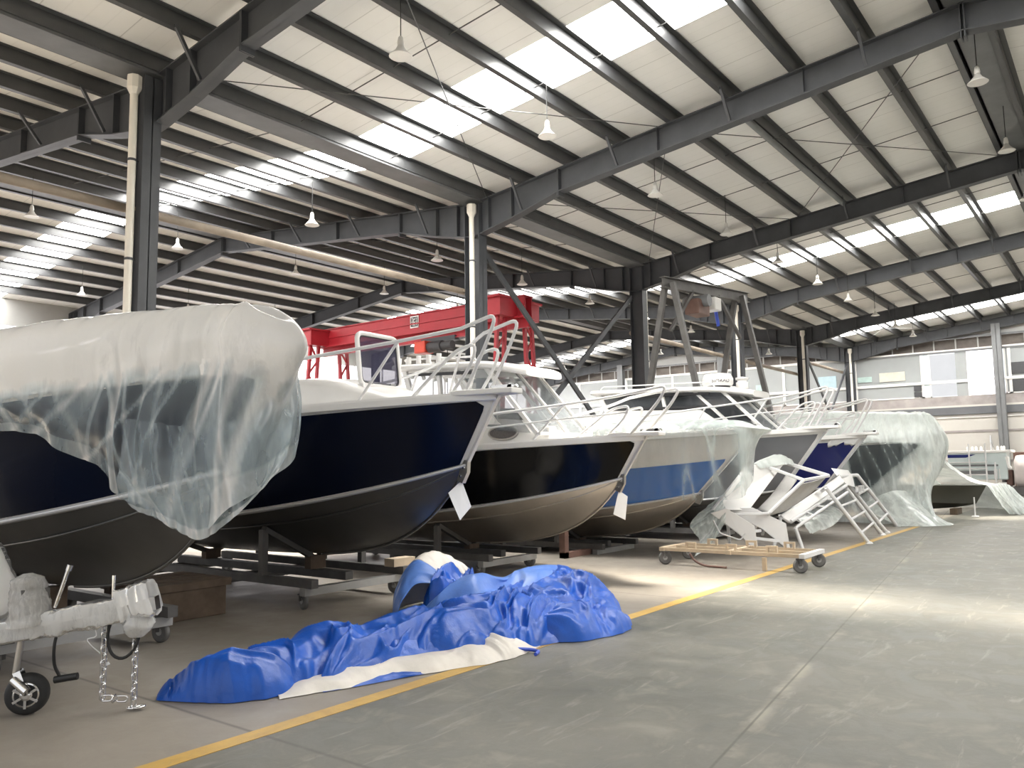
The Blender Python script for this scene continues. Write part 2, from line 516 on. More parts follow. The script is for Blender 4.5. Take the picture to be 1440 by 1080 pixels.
# roof sheets and skylights
slopes = {'far left': (YW + .1, YL), 'left': (YL, YV), 'right': (YV, YR), 'far right': (YR, YE - .1)}
def roofz(y):
    d = abs(y - YV)
    if d > HW: d = 2 * HW - d
    return ztop(d) + PZ
nwin = 1
for nm, (ya, yb) in slopes.items():
    xs = [XB]
    for a, b in SKY: xs += [a, b]
    xs.append(XE + .3)
    for i in range(len(xs) - 1):
        m = MB(); x0, x1 = xs[i], xs[i + 1]
        za, zb = roofz(ya), roofz(yb)
        sky = i % 2 == 1
        t = .03 if sky else .12
        m.prism([(x0, ya, za), (x0, yb, zb), (x0, yb, zb + t), (x0, ya, za + t)], (x1 - x0, 0, 0))
        if sky:
            o = struct(m.build('window_%d' % nwin, M['skylight'])); nwin += 1
        else:
            o = struct(m.build('ceiling', M['roof']))

# purlins
def ordn(i): return ['first', 'second', 'third', 'fourth', 'fifth', 'sixth', 'seventh', 'eighth', 'ninth', 'tenth'][i]
PD = [.28, 1.5, 2.78, 4.05, 5.32, 6.58, 7.85, 9.1, 10.3]
pur = None
def purlin_mesh(sg):
    m = MB(); h = PZ
    # z section: web with a lip towards the ridge at the bottom and towards the eave on top
    m.box((XB, -.008, 0), (XE, .008, h))
    m.box((XB, 0, 0), (XE, .10, .012)); m.box((XB, -.10, h - .012), (XE, 0, h))
    m.box((XB, .088, 0), (XE, .10, .035))
    return m
protoP = None
for nm, base, sg in (('right', YV, -1), ('left', YV, 1), ('far left', YW, -1), ('far right', YE, 1)):
    for i, d in enumerate(PD):
        if nm == 'far right' and i < 5: continue
        if nm == 'far left' and i < 1: continue
        y = base + sg * d; z = ztop(d)
        lab = {'right': 'dark steel roof purlin, %s one up from the column row on the nearer roof slope',
               'left': 'dark steel roof purlin, %s one up from the column row on the farther roof slope',
               'far left': 'dark steel roof purlin beyond the left ridge, %s one up from the left wall',
               'far right': 'dark steel roof purlin beyond the top right ridge, %s one up from the right wall'}[nm] % ordn(i)
        if protoP is None:
            protoP = purlin_mesh(1).build('roof_purlin', M['purlin'], origin=(0, 0, 0)); o = protoP
            o.location = (0, y, z)
        else:
            o = protoP.copy(); COL.objects.link(o); o.location = (0, y, z)
        o.rotation_euler = (0, 0, 0)
        tag(o, lab, 'roof beam', 'purlins under the roof')
# valley gutter
g = MB(); zg = Z0 - .02
for s in (-1, 1):
    g.beam((XB, YV + s * .26, zg + .12), (XE, YV + s * .26, zg + .12), .012, .24)
g.box((XB, YV - .26, zg), (XE, YV + .26, zg + .012))
struct(g.build('trim_2', M['gutter']))
for k, (y, nm) in enumerate(((YR, 'ridge_near'), (YL, 'ridge_far'))):
    g = MB(); z = ztop(HW) - .02
    g.box((XB, y - .27, z + .02), (XE, y + .27, z + .05))
    g.box((XB, y - .27, z + .02), (XE, y - .25, z + .20)); g.box((XB, y + .25, z + .02), (XE, y + .27, z + .20))
    struct(g.build('trim_%d' % (3 + k), M['gutter']))

# rafters: one frame = two gables, each side of the valley column
def rafter(x, yv, yr, haunch_lo):
    """tapered I rafter from valley/eave yv to ridge yr"""
    s = 1 if yr > yv else -1
    D = [.0, .22, 1.2, 2.5, 5, 8, HW]
    B = [haunch_lo, haunch_lo + .02, 7.40, 7.74, 8.02, 8.36, 8.66]
    m = MB()
    tw, wf, tf = .014, .24, .022
    top = [(yv + s * d, ztop(d)) for d in D]; bot = [(yv + s * d, b) for d, b in zip(D, B)]
    for i in range(len(D) - 1):
        (ya, za), (yb, zb) = top[i], top[i + 1]; (yc, zc), (yd, zd) = bot[i], bot[i + 1]
        m.prism([(x - tw / 2, ya, za), (x - tw / 2, yb, zb), (x - tw / 2, yd, zd), (x - tw / 2, yc, zc)], (tw, 0, 0))
        m.prism([(x - wf / 2, ya, za - tf), (x - wf / 2, yb, zb - tf), (x - wf / 2, yb, zb), (x - wf / 2, ya, za)], (wf, 0, 0))
        m.prism([(x - wf / 2, yc, zc), (x - wf / 2, yd, zd), (x - wf / 2, yd, zd + tf), (x - wf / 2, yc, zc + tf)], (wf, 0, 0))
    # bolted splice plates and stiffeners
    for d, ext in ((2.5, .09), (2.53, .09), (HW - .03, .10)):
        y = yv + s * d; zb = interp(d, D, B) - ext
        m.box((x - wf / 2, y - .01, zb), (x + wf / 2, y + .01, ztop(d)))
    for d in (.5, 1.2, 5, 8):
        y = yv + s * d
        m.box((x - wf / 2, y - .005, interp(d, D, B)), (x + wf / 2, y + .005, ztop(d)))
    return m

nth = ['nearest the camera', 'second from the camera', 'third from the camera', 'fourth from the camera', 'fifth from the camera', 'against the end wall']
for i, x in enumerate(FRX):
    for nm, ya, yb in (('right', YV, YR), ('left', YV, YL), ('far left', YW, YL), ('far right', YE, YR)):
        m = rafter(x, ya, yb, 7.18 if i else 7.2)
        lab = {'right': 'dark steel roof rafter of the nearer gable, on the column %s',
               'left': 'dark steel roof rafter of the farther gable, on the column %s',
               'far left': 'dark steel rafter between left ridge and left wall, %s',
               'far right': 'dark steel roof rafter falling from the top right ridge, frame %s'}[nm] % nth[i]
        o = m.build('roof_rafter', M['steel'])
        tag(o, lab, 'roof beam', 'steel rafters')
        if nm in ('right', 'left'):
            s = 1 if yb > ya else -1
            for d in (1.5, 4.05, 6.58, 9.1):
                for sx in (-1, 1):
                    b = MB(); y = ya + s * d
                    zb = interp(d, [0, .22, 1.2, 2.5, 5, 8, HW], [7.2, 7.22, 7.4, 7.74, 8.02, 8.36, 8.66])
                    b.beam((x + sx * .12, y, zb + .05), (x + sx * .55, y, ztop(d) + .05), .05, .05)
                    b.build('fly_brace', M['steel'], parent=o)

# valley columns (I section, web across the row), with rain pipes
pipes = {0: -1, 1: -1, 2: 1, 3: -1, 4: -1, 5: -1}
cdesc = ['behind the nearest plastic-wrapped bow', 'behind the white hardtop of the black boat', 'with the crossed braces meeting it',
         'beside the grey A-frame hoist', 'behind the white bow rails', 'at the end wall']
for i, x in enumerate(FRX):
    m = MB()
    w, dp = .30, .46
    if i == 0: x -= .17
    m.box((x - w / 2, YV - dp / 2, 0), (x + w / 2, YV - dp / 2 + .02, 7.95)); m.box((x - w / 2, YV + dp / 2 - .02, 0), (x + w / 2, YV + dp / 2, 7.95))
    m.box((x - .008, YV - dp / 2, 0), (x + .008, YV + dp / 2, 7.95))
    o = m.build('steel_column', M['steel'], origin=(x, YV, 0))
    tag(o, 'dark steel I-section column ' + cdesc[i], 'column', 'columns down the middle of the hall')
    b = MB(); b.box((x - .24, YV - .32, 0), (x + .24, YV + .32, .025)); b.build('base_plate', M['steel'], parent=o)
    sx = pipes[i]; px = x + sx * (w / 2 + (.13 if i == 1 else .11)); py = YV - .12
    t = thing('rain_pipe', (px, py, 0), 'cream plastic rain pipe strapped to the column ' + cdesc[i], 'pipe', 'rain pipes on the columns')
    p = MB(); p.tube([(px, py, .05), (px, py, 7.62)], .062, 12); p.build('pipe', M['pvc'], parent=t)
    p = MB(); p.lathe((px, py, 7.60), (0, 0, 1), [(.064, 0), (.115, .10), (.115, .30), (.10, .31)], 8, False); p.build('hopper', M['pvc'], parent=t)
    for z in (3.0, 4.9, 6.5):
        p = MB(); p.lathe((px, py, z), (0, 0, 1), [(.067, 0), (.067, .04)], 12)
        p.beam((px, py, z + .02), (x + sx * (w / 2 + .005), py, z + .02), .02, .03); p.build('strap', M['steel'], parent=t)

# X bracing between columns in the row
for a, b, lab in ((1, 2, 'between the second and third columns'), (4, 5, 'between the last two columns')):
    x0, x1 = FRX[a] + .15, FRX[b] - .36
    for k, (za, zb) in enumerate(((6.95, 1.0), (1.0, 6.95))):
        m = MB(); off = -.05 + .1 * k
        m.beam((x0, YV + off, za), (x1, YV + off, zb), .06, .15, (0, 1, 0) if False else (0, 0, 1))
        o = m.build('column_brace', M['steel'])
        tag(o, 'dark diagonal steel brace %s, %s to the right' % (lab, 'falling' if k == 0 else 'rising'), 'brace', 'crossed column braces')
# longitudinal tie pipes along the row
for (xa, xb, y, z, rad, lab) in ((FRX[0], FRX[1], YV + .3, 5.86, .075, 'long rusty pipe running from the nearest column to the second'),
                            (FRX[2], FRX[4], YV + .3, 5.86, .075, 'long pale pipe running high behind the grey A-frame hoist'),
                            (FRX[4], FRX[5], YV + .3, 6.6, .075, 'pale pipe tying the fifth column to the end column'),
                            (XB, FRX[0], YV + .3, 5.86, .075, 'dark pipe running left from the nearest column')):
    m = MB(); m.tube([(xa, y, z), (xb, y, z)], rad, 10)
    for xx in (xa + .2, xb - .2): m.beam((xx, y, z), (xx, YV + .2, z), .06, .06)
    tag(m.build('tie_pipe', M['rust']), lab, 'pipe')
m = MB(); m.tube([(FRX[1] + .2, YR + 4.1, ztop(6.5) - .06), (FRX[2] - .2, YR + 4.1, ztop(6.5) - .06)], .07, 10)
tag(m.build('tie_pipe', M['steel_l']), 'grey strut pipe close beside a purlin, high on the nearer roof', 'pipe')

# sag rods and crossed wind rods
for i in range(5):
    for f in (.33, .62):
        x = FRX[i] + f * 8.15
        for nm, ya, sg in (('nearer', YV, -1), ('farther', YV, 1)):
            m = MB(); m.tube([(x, ya + sg * .3, ztop(.3) + .12), (x, ya + sg * 10.3, ztop(10.3) + .12)], .011, 5)
            tag(m.build('sag_rod', M['rod']), 'thin steel sag rod between purlins, %s slope, %s in the %s bay' % (nm, 'first' if f < .5 else 'second', ordn(i)), 'rod', 'sag rods')
k = 0
for a, yy in ((1, (11.9, 7.2)), (1, (7.2, 2.0)), (0, (11.9, 7.2)), (4, (11.9, 7.2))):
    for flip in (0, 1):
        xa, xb = FRX[a] + .1, FRX[a + 1] - .1
        y0, y1 = yy if not flip else yy[::-1]
        m = MB(); m.tube([(xa, y0, ztop(YV - y0) - .06), (xb, y1, ztop(YV - y1) - .06)], .010, 5)
        tag(m.build('wind_rod', M['rod']), 'thin crossed wind rod under the nearer roof, %s bay, %s half, %s' % (ordn(a), 'lower' if yy[0] > 9 else 'upper', 'falling' if flip else 'rising'), 'rod', 'wind bracing rods')

# hanging bell lamps
def make_lamp():
    t = thing('pendant_lamp', (0, 0, 0))
    m = MB(); m.tube([(0, 0, .24), (0, 0, 1.0)], .008, 5); m.build('cord', M['cable'], parent=t)
    m = MB(); m.lathe((0, 0, .10), (0, 0, 1), [(.045, 0), (.05, .05), (.035, .14), (.012, .16)], 12); m.build('lamp_holder', M['lamp_shade'], parent=t)
    m = MB(); m.lathe((0, 0, 0), (0, 0, 1), [(.165, -.05), (.17, -.045), (.125, -.005), (.075, .05), (.045, .11), (.036, .11), (.068, .045), (.118, -.01), (.158, -.048)], 20); m.build('lamp_shade', M['lamp_shade'], parent=t)
    m = MB(); m.lathe((0, 0, -.045), (0, 0, 1), [(.01, 0), (.045, .02), (.05, .05), (.03, .10), (.02, .14)], 10); m.build('bulb', M['paper'], parent=t)
    return t
L0 = None
rowdesc = {1.7: 'along the top right ridge', 7.95: 'along the nearer roof slope', 14.85: 'in the row just behind the columns', 21.4: 'in the row below the left ridge', 28.0: 'in the farthest row by the left wall'}
for y, xs in ((1.7, (15.73, 19.72, 23.8)), (7.95, (7.87, 11.54, 15.67, 19.59, 23.4, 27.18, 30.82, 34.7, 38.2, 41.76)),
              (14.85, (11.81, 16.09, 20.0, 23.98, 28.1, 32.2, 36.3, 41.6)), (21.4, (8.34, 12.23, 16.37, 20.33, 24.4, 28.5, 42.2)), (28.0, (12.6, 16.5, 20.4, 28.6, 42.0))):
    for j, x in enumerate(xs):
        z = roofz(y) - PZ - .95
        lab = 'white bell pendant lamp %s, %s from the camera' % (rowdesc[y], ordn(j))
        if L0 is None:
            L0 = make_lamp(); L0.location = (x, y, z); tag(L0, lab, 'lamp', 'pendant lamps')
        else: dup(L0, (x, y, z), lab, 'pendant lamps')

# ------------------------------------------------------------------ end wall (x = XE)
def wallbox(name, y0, y1, z0, z1, mat, dx=0, th=.12):
    m = MB(); m.box((XE + dx, y0, z0), (XE + dx + th, y1, z1)); return m.build(name, mat)
struct(wallbox('wall_end', YE, YW, 0, 4.0, M['wallpanel']))
struct(wallbox('wall_end', YE, YW, 8.0, 9.5, M['wall_up'], .0))
struct(wallbox('wall_end', YE, YW, 7.40, 8.0, M['darkband'], .25))
struct(wallbox('wall_end', YE, YW, 4.42, 4.95, M['band']))  # brown reflections painted as the band's own colour
struct(wallbox('trim_5', YE, YW, 3.98, 4.36, M['greyband'], -.14, .26))
struct(wallbox('trim_6', YE, YW, 4.36, 4.46, M['wallpanel'], -.10, .2))
struct(wallbox('trim_7', YE, YW, 3.80, 3.94, M['white'], -.05, .1))
struct(wallbox('trim_8', YE, YW, 1.5, 1.62, M['band'], -.03, .1))
struct(wallbox('trim_15', YE, YW, 3.05, 3.15, M['band'], -.03, .1))
for j in range(40):
    y = YE + .5 + j * 1.03
    if y < YR: continue
    m = MB(); m.box((XE - .02, y - .03, 7.40), (XE + .04, y + .03, 8.0)); struct(m.build('trim_9', M['wall_up']))
m = MB(); m.box((XE - .06, YE, 7.34), (XE + .05, YW, 7.42)); struct(m.build('trim_10', M['white']))
m = MB(); m.box((XE - .06, YE, 7.98), (XE + .05, YW, 8.06)); struct(m.build('trim_11', M['steel_l']))
# end wall columns
for y, z, lab in ((5.17, 8.5, 'grey steel end-wall column beside the bright office window'), (27.0, 8.3, 'pale grey steel end-wall column far behind the black boat rail'), (19.9, 8.5, 'grey steel end-wall column behind the A-frame hoist')):
    m = MB(); m.box((XE - .52, y - .20, 0), (XE - .50, y + .20, z)); m.box((XE - .20, y - .20, 0), (XE - .18, y + .20, z)); m.box((XE - .52, y - .01, 0), (XE - .18, y + .01, z))
    tag(m.build('steel_column', M['steel_l'], origin=(XE - .35, y, 0)), lab, 'column', 'columns at the end wall')
# office glazing: one framed pane per opening
def pane(y0, y1, z0, z1, mat, fr=True, dx=0.02, name=None):
    global nwin
    m = MB(); m.box((XE + dx, y0, z0), (XE + dx + .02, y1, z1))
    o = struct(m.build('window_%d' % nwin, mat)); nwin += 1
    if fr:
        f = MB(); t = .07
        f.box((XE + dx - .05, y0, z0), (XE + dx, y1, z0 + t)); f.box((XE + dx - .05, y0, z1 - t), (XE + dx, y1, z1))
        f.box((XE + dx - .05, y0, z0), (XE + dx, y0 + t, z1)); f.box((XE + dx - .05, y1 - t, z0), (XE + dx, y1, z1))
        f.build('window_frame', M['white'], parent=o)
    return o
pane(8.75, 12.15, 4.95, 7.36, M['office_glass']); pane(8.35, 8.75, 4.95, 7.36, M['teal'])
pane(7.15, 8.35, 5.0, 7.2, M['daypane_e'], False); pane(6.62, 7.15, 4.95, 7.36, M['office_glass'], False); pane(5.42, 6.62, 4.9, 7.25, M['daypane'], False)
pane(4.72, 4.95, 4.95, 7.36, M['office_glass']); pane(1.0, 4.72, 4.95, 7.36, M['office_glass']); pane(YE, 1.0, 4.95, 7.36, M['office_glass'])
for a, b in ((12.6, 16.2), (16.2, 19.7), (20.1, 23.4), (23.4, 26.8), (27.2, 30.5), (30.5, 33.5)): pane(a, b, 4.95, 7.36, M['office_glass'])
m = MB(); m.box((XE - .06, YE, 5.66), (XE + .01, YW, 5.80)); struct(m.build('trim_12', M['white']))
m = MB(); m.box((XE - .04, YE, 7.25), (XE + .02, 12, 7.36)); struct(m.build('trim_13', M['steel_l']))
for (y0, y1, z0, z1) in ((8.80, 9.2, 5.35, 5.62), (8.80, 9.2, 4.98, 5.28), (3.6, 4.66, 5.9, 6.5), (3.6, 4.66, 5.0, 5.62)):
    m = MB(); m.box((XE - .03, y0, z0), (XE + .0, y1, z1)); struct(m.build('window_%d' % nwin, M['sign_dark'])); nwin += 1
for (y0, y1, z0, z1, mt, lab) in ((9.6, 10.9, 5.95, 6.45, 'poster_y', 'faded cream notice behind the office glass'), (11.3, 12.05, 6.0, 6.3, 'poster_g', 'faded green notice behind the office glass'),
                               (13.2, 14.2, 5.7, 6.5, 'poster_b', 'faded blue notice on the end wall left of the last column'), (17.2, 17.9, 5.4, 6.3, 'poster_g', 'pale green notice on the far end wall beside the fifth column')):
    m = MB(); m.box((XE - .035, y0, z0), (XE - .01, y1, z1)); tag(m.build('wall_notice', M[mt]), lab, 'notice')

# left wall with tall daylit windows, right wall with doorway openings
def lbox(name, x0, x1, z0, z1, mat, dy=0, th=.2):
    m = MB(); m.box((x0, YW + dy, z0), (x1, YW + dy + th, z1)); return struct(m.build(name, mat))
lbox('wall_left', XB, XE, 7.25, 8.6, M['wall_up']); lbox('wall_left', XB, XE, 0, 1.0, M['wall_up'])
for j in range(12):
    x0 = XB + j * (XE - XB) / 12; x1 = x0 + (XE - XB) / 12
    m = MB(); m.box((x0, YW + .1, 1.0), (x1, YW + .13, 7.25)); o = struct(m.build('window_%d' % nwin, M['daypane'])); nwin += 1
    f = MB()
    for q in range(1, 4): f.box((x0 + (x1 - x0) * q / 4 - .03, YW + .02, 1.0), (x0 + (x1 - x0) * q / 4 + .03, YW + .1, 7.25))
    for q in (3.0, 5.1): f.box((x0, YW + .02, q), (x1, YW + .1, q + .06))
    f.build('window_frame', M['white'], parent=o)
for i, x in enumerate(FRX):
    m = MB(); m.box((x - .14, YW - .42, 0), (x + .14, YW - .40, 8.0)); m.box((x - .14, YW - .02, 0), (x + .14, YW, 8.0)); m.box((x - .01, YW - .42, 0), (x + .01, YW, 8.0))
    tag(m.build('steel_column', M['steel'], origin=(x, YW - .2, 0)), 'dark steel column on the far left wall, %s' % nth[i], 'column', 'columns on the left wall')
for a, b in ((XB, 3.0), (9.0, 13), (19, 23), (29, 33), (39, XE)):
    m = MB(); m.box((a, YE - .2, 0), (b, YE, 8.2)); struct(m.build('wall_right', M['wallpanel']))
m = MB(); m.box((XB, YE - .2, 5.2), (XE, YE, 8.3)); struct(m.build('wall_right', M['wallpanel']))

# ------------------------------------------------------------------ red gantry crane
t = thing('gantry_crane', (18.2, 17.8, 0), 'red gantry crane with lattice legs standing behind the boats', 'crane')
zt, zb = 6.42, 5.80
m = MB()
m.box((18.0, 13.3, zb), (18.4, 22.2, zb + .03)); m.box((18.03, 13.3, zb), (18.06, 22.2, zt)); m.box((18.34, 13.3, zb), (18.37, 22.2, zt)); m.box((17.98, 13.3, zt - .03), (18.42, 22.2, zt))
m.box((17.9, 13.3, zb - .02), (18.5, 22.2, zb + .02))
m.box((18.12, 13.3, zb - .28), (18.28, 22.2, zb - .26)); m.box((18.19, 13.3, zb - .28), (18.21, 22.2, zb))
m.box((17.99, 13.3, (zt + zb) / 2 - .02), (18.03, 22.2, (zt + zb) / 2 + .02))
m.build('main_girder', M['red'], parent=t)
for ye in (13.8, 21.9):
    m = MB(); m.box((17.25, ye - .22, 5.80), (19.1, ye + .22, 6.36)); m.box((17.15, ye - .27, 6.30), (19.2, ye + .27, 6.36)); m.build('end_girder', M['red'], parent=t)
    for sx in (-1, 1):
        m = MB(); xt = 18.2 + sx * .62; xb = 18.2 + sx * 1.05
        for dx in (-.17, .17):
            m.beam((xt + dx, ye, 5.80), (xb + dx * 1.3, ye, .30), .09, .10)
        for q in range(11):
            f0 = q / 11; f1 = (q + 1) / 11; s = 1 if q % 2 else -1
            pa = (xt + (xb - xt) * f0 + s * .17, ye, 5.80 - 5.5 * f0); pb = (xt + (xb - xt) * f1 - s * .19, ye, 5.80 - 5.5 * f1)
            m.beam(pa, pb, .05, .05)
        m.build('lattice_leg', M['red'], parent=t)
    m = MB(); m.box((16.7, ye - .12, .12), (19.7, ye + .12, .32)); m.build('sill_beam', M['red'], parent=t)
    for x in (16.95, 19.45):
        m = MB(); m.lathe((x, ye - .05, .12), (0, 1, 0), [(.12, 0), (.12, .1)], 16); m.build('wheel', M['rubber'], parent=t)
h = MB(); h.box((17.78, 16.95, 5.12), (18.2, 17.4, 5.49)); hoist = h.build('hoist', M['redmotor'], parent=t, bevel=.03)
m = MB(); m.lathe((18.0, 16.4, 5.29), (0, 1, 0), [(.17, 0), (.17, .55), (.12, .6)], 14); m.lathe((18.0, 16.2, 5.29), (0, 1, 0), [(.13, -.2), (.13, .3)], 12); m.build('hoist_drum', M['sign_dark'], parent=hoist)
m = MB(); m.box((18.1, 16.0, 5.46), (18.3, 17.4, 5.6)); m.build('trolley', M['steel'], parent=hoist)
m = MB(); m.tube([(18.1, 16.3, 5.3), (18.1, 16.3, 3.2)], .012, 6); m.build('hoist_rope', M['cable'], parent=hoist)
m = MB(); m.box((18.005, 17.42, 5.98), (18.02, 17.78, 6.36)); sg = m.build('capacity_plate', M['paper'], parent=t)
m = MB(); m.box((17.999, 17.45, 6.02), (18.004, 17.75, 6.32)); m.build('plate_face', M['sign_dark'], parent=sg)
m = MB()
for (a, b, c, d) in ((.05, .12, .26, .28), (.09, .11, .04, .26), (.15, .25, .22, .25), (.15, .25, .12, .15), (.15, .18, .03, .24), (.28, .35, .25, .27), (.28, .35, .14, .16), (.31, .33, .03, .27), (.04, .13, .14, .16), (.21, .25, .03, .06)):
    m.box((17.994, 17.75 - b * .78, 6.02 + c), (17.998, 17.75 - a * .78, 6.02 + d))
m.build('plate_lettering', M['paper'], parent=sg)

# ------------------------------------------------------------------ grey A-frame hoist
t = thing('a_frame_hoist', (20.0, 8.8, 0), 'grey steel A-frame hoist with a dark red motor on its beam', 'hoist')
A1 = Vector((18.32, 9.0, 6.15)); A2 = Vector((21.75, 8.55, 6.3))
for A in (A1, A2):
    for s in (-1, 1):
        m = MB(); foot = A + Vector((0, 1.35 * s, -A.z)); tp = A + Vector((0, .10 * s, 0))
        m.beam(tp, foot, .13, .13, (1, 0, 0)); m.build('leg', M['frame_d'], parent=t)
    m = MB(); m.beam(A + Vector((0, .65, -2.9)), A + Vector((0, -.65, -2.9)), .08, .08); m.build('cross_tie', M['frame_d'], parent=t)
m = MB(); dd = (A2 - A1).normalized(); m.ibeam(A1 - dd * .3, A2 + dd * .5, .16, .28); m.build('top_beam', M['frame_d'], parent=t)
for (P, Q) in ((A1 + Vector((.0, 0, -1.2)), A1 + dd * 1.1 + Vector((0, 0, -.1))), (A2 + Vector((0, 0, -1.2)), A2 - dd * 1.1 + Vector((0, 0, -.1)))):
    m = MB(); m.beam(P, Q, .08, .08); m.build('knee_brace', M['frame_d'], parent=t)
m = MB(); c = A1 + dd * 1.2; m.box((c.x - .25, c.y - .2, c.z - .72), (c.x + .45, c.y + .2, c.z - .32)); mo = m.build('hoist_motor', M['brown'], parent=t, bevel=.03)
m = MB(); m.lathe((c.x + .1, c.y - .35, c.z - .35), (0, 1, 0), [(.16, 0), (.16, .7)], 14); m.build('motor_drum', M['steel_l'], parent=mo)
m = MB(); c2 = A1 + dd * 2.0; m.box((c2.x - .2, c2.y - .2, c2.z - .55), (c2.x + .2, c2.y + .2, c2.z - .2)); m.build('control_box', M['white'], parent=mo, bevel=.03)
m = MB(); m.tube([(c2.x + .25, c2.y, c2.z - .5), (c2.x + .4, c2.y, c2.z - .9)], .05, 8); m.build('cable_reel', M['blue_led'], parent=mo)
# ------------------------------------------------------------------ boats
class Hull:
    def __init__(h, Xc, Yb, zs0, tc, zc0, zk, L=6.7, B=1.2, Bc=1.0, slope=.055):
        h.__dict__.update(locals())
    def P(h, s, t, b, z): return Vector((h.Xc + s * b, h.Yb + t, z))
    def bs(h, t): return h.B * (1 - (1 - min(max(t, 0) / 3.2, 1)) ** 2)
    def zs(h, t): return h.zs0 - h.slope * t + .004 * t * t
    def sheer(h, s, t): return h.P(s, t, h.bs(t), h.zs(t))
    def chine(h, s, t):
        q = max(0, t - h.tc)
        b = h.Bc * (1 - (1 - min(q / 3.2, 1)) ** 2)
        ze = h.zk + .30
        return h.P(s, t, b, ze + (h.zc0 - ze) * math.exp(-q / 2.6))
    def keel(h, t):
        q = max(0, t - h.tc)
        return h.P(0, t, 0, h.zk + (h.zc0 - h.zk) * math.exp(-q / .75))
    def us(h, n=46): return [(i / (n - 1)) ** 1.7 for i in range(n)]
    def top(h, s, u, v, off=0):
        """topside: v 0 at chine, 1 at sheer"""
        a = h.chine(s, h.tc + u * (h.L - h.tc)); b = h.sheer(s, u * h.L)
        p = a.lerp(b, v)
        p.x -= s * .05 * math.sin(PI * v) * min(1, u * 6)      # slight flare
        p.x += s * off
        if u < .02: p.y -= off
        return p


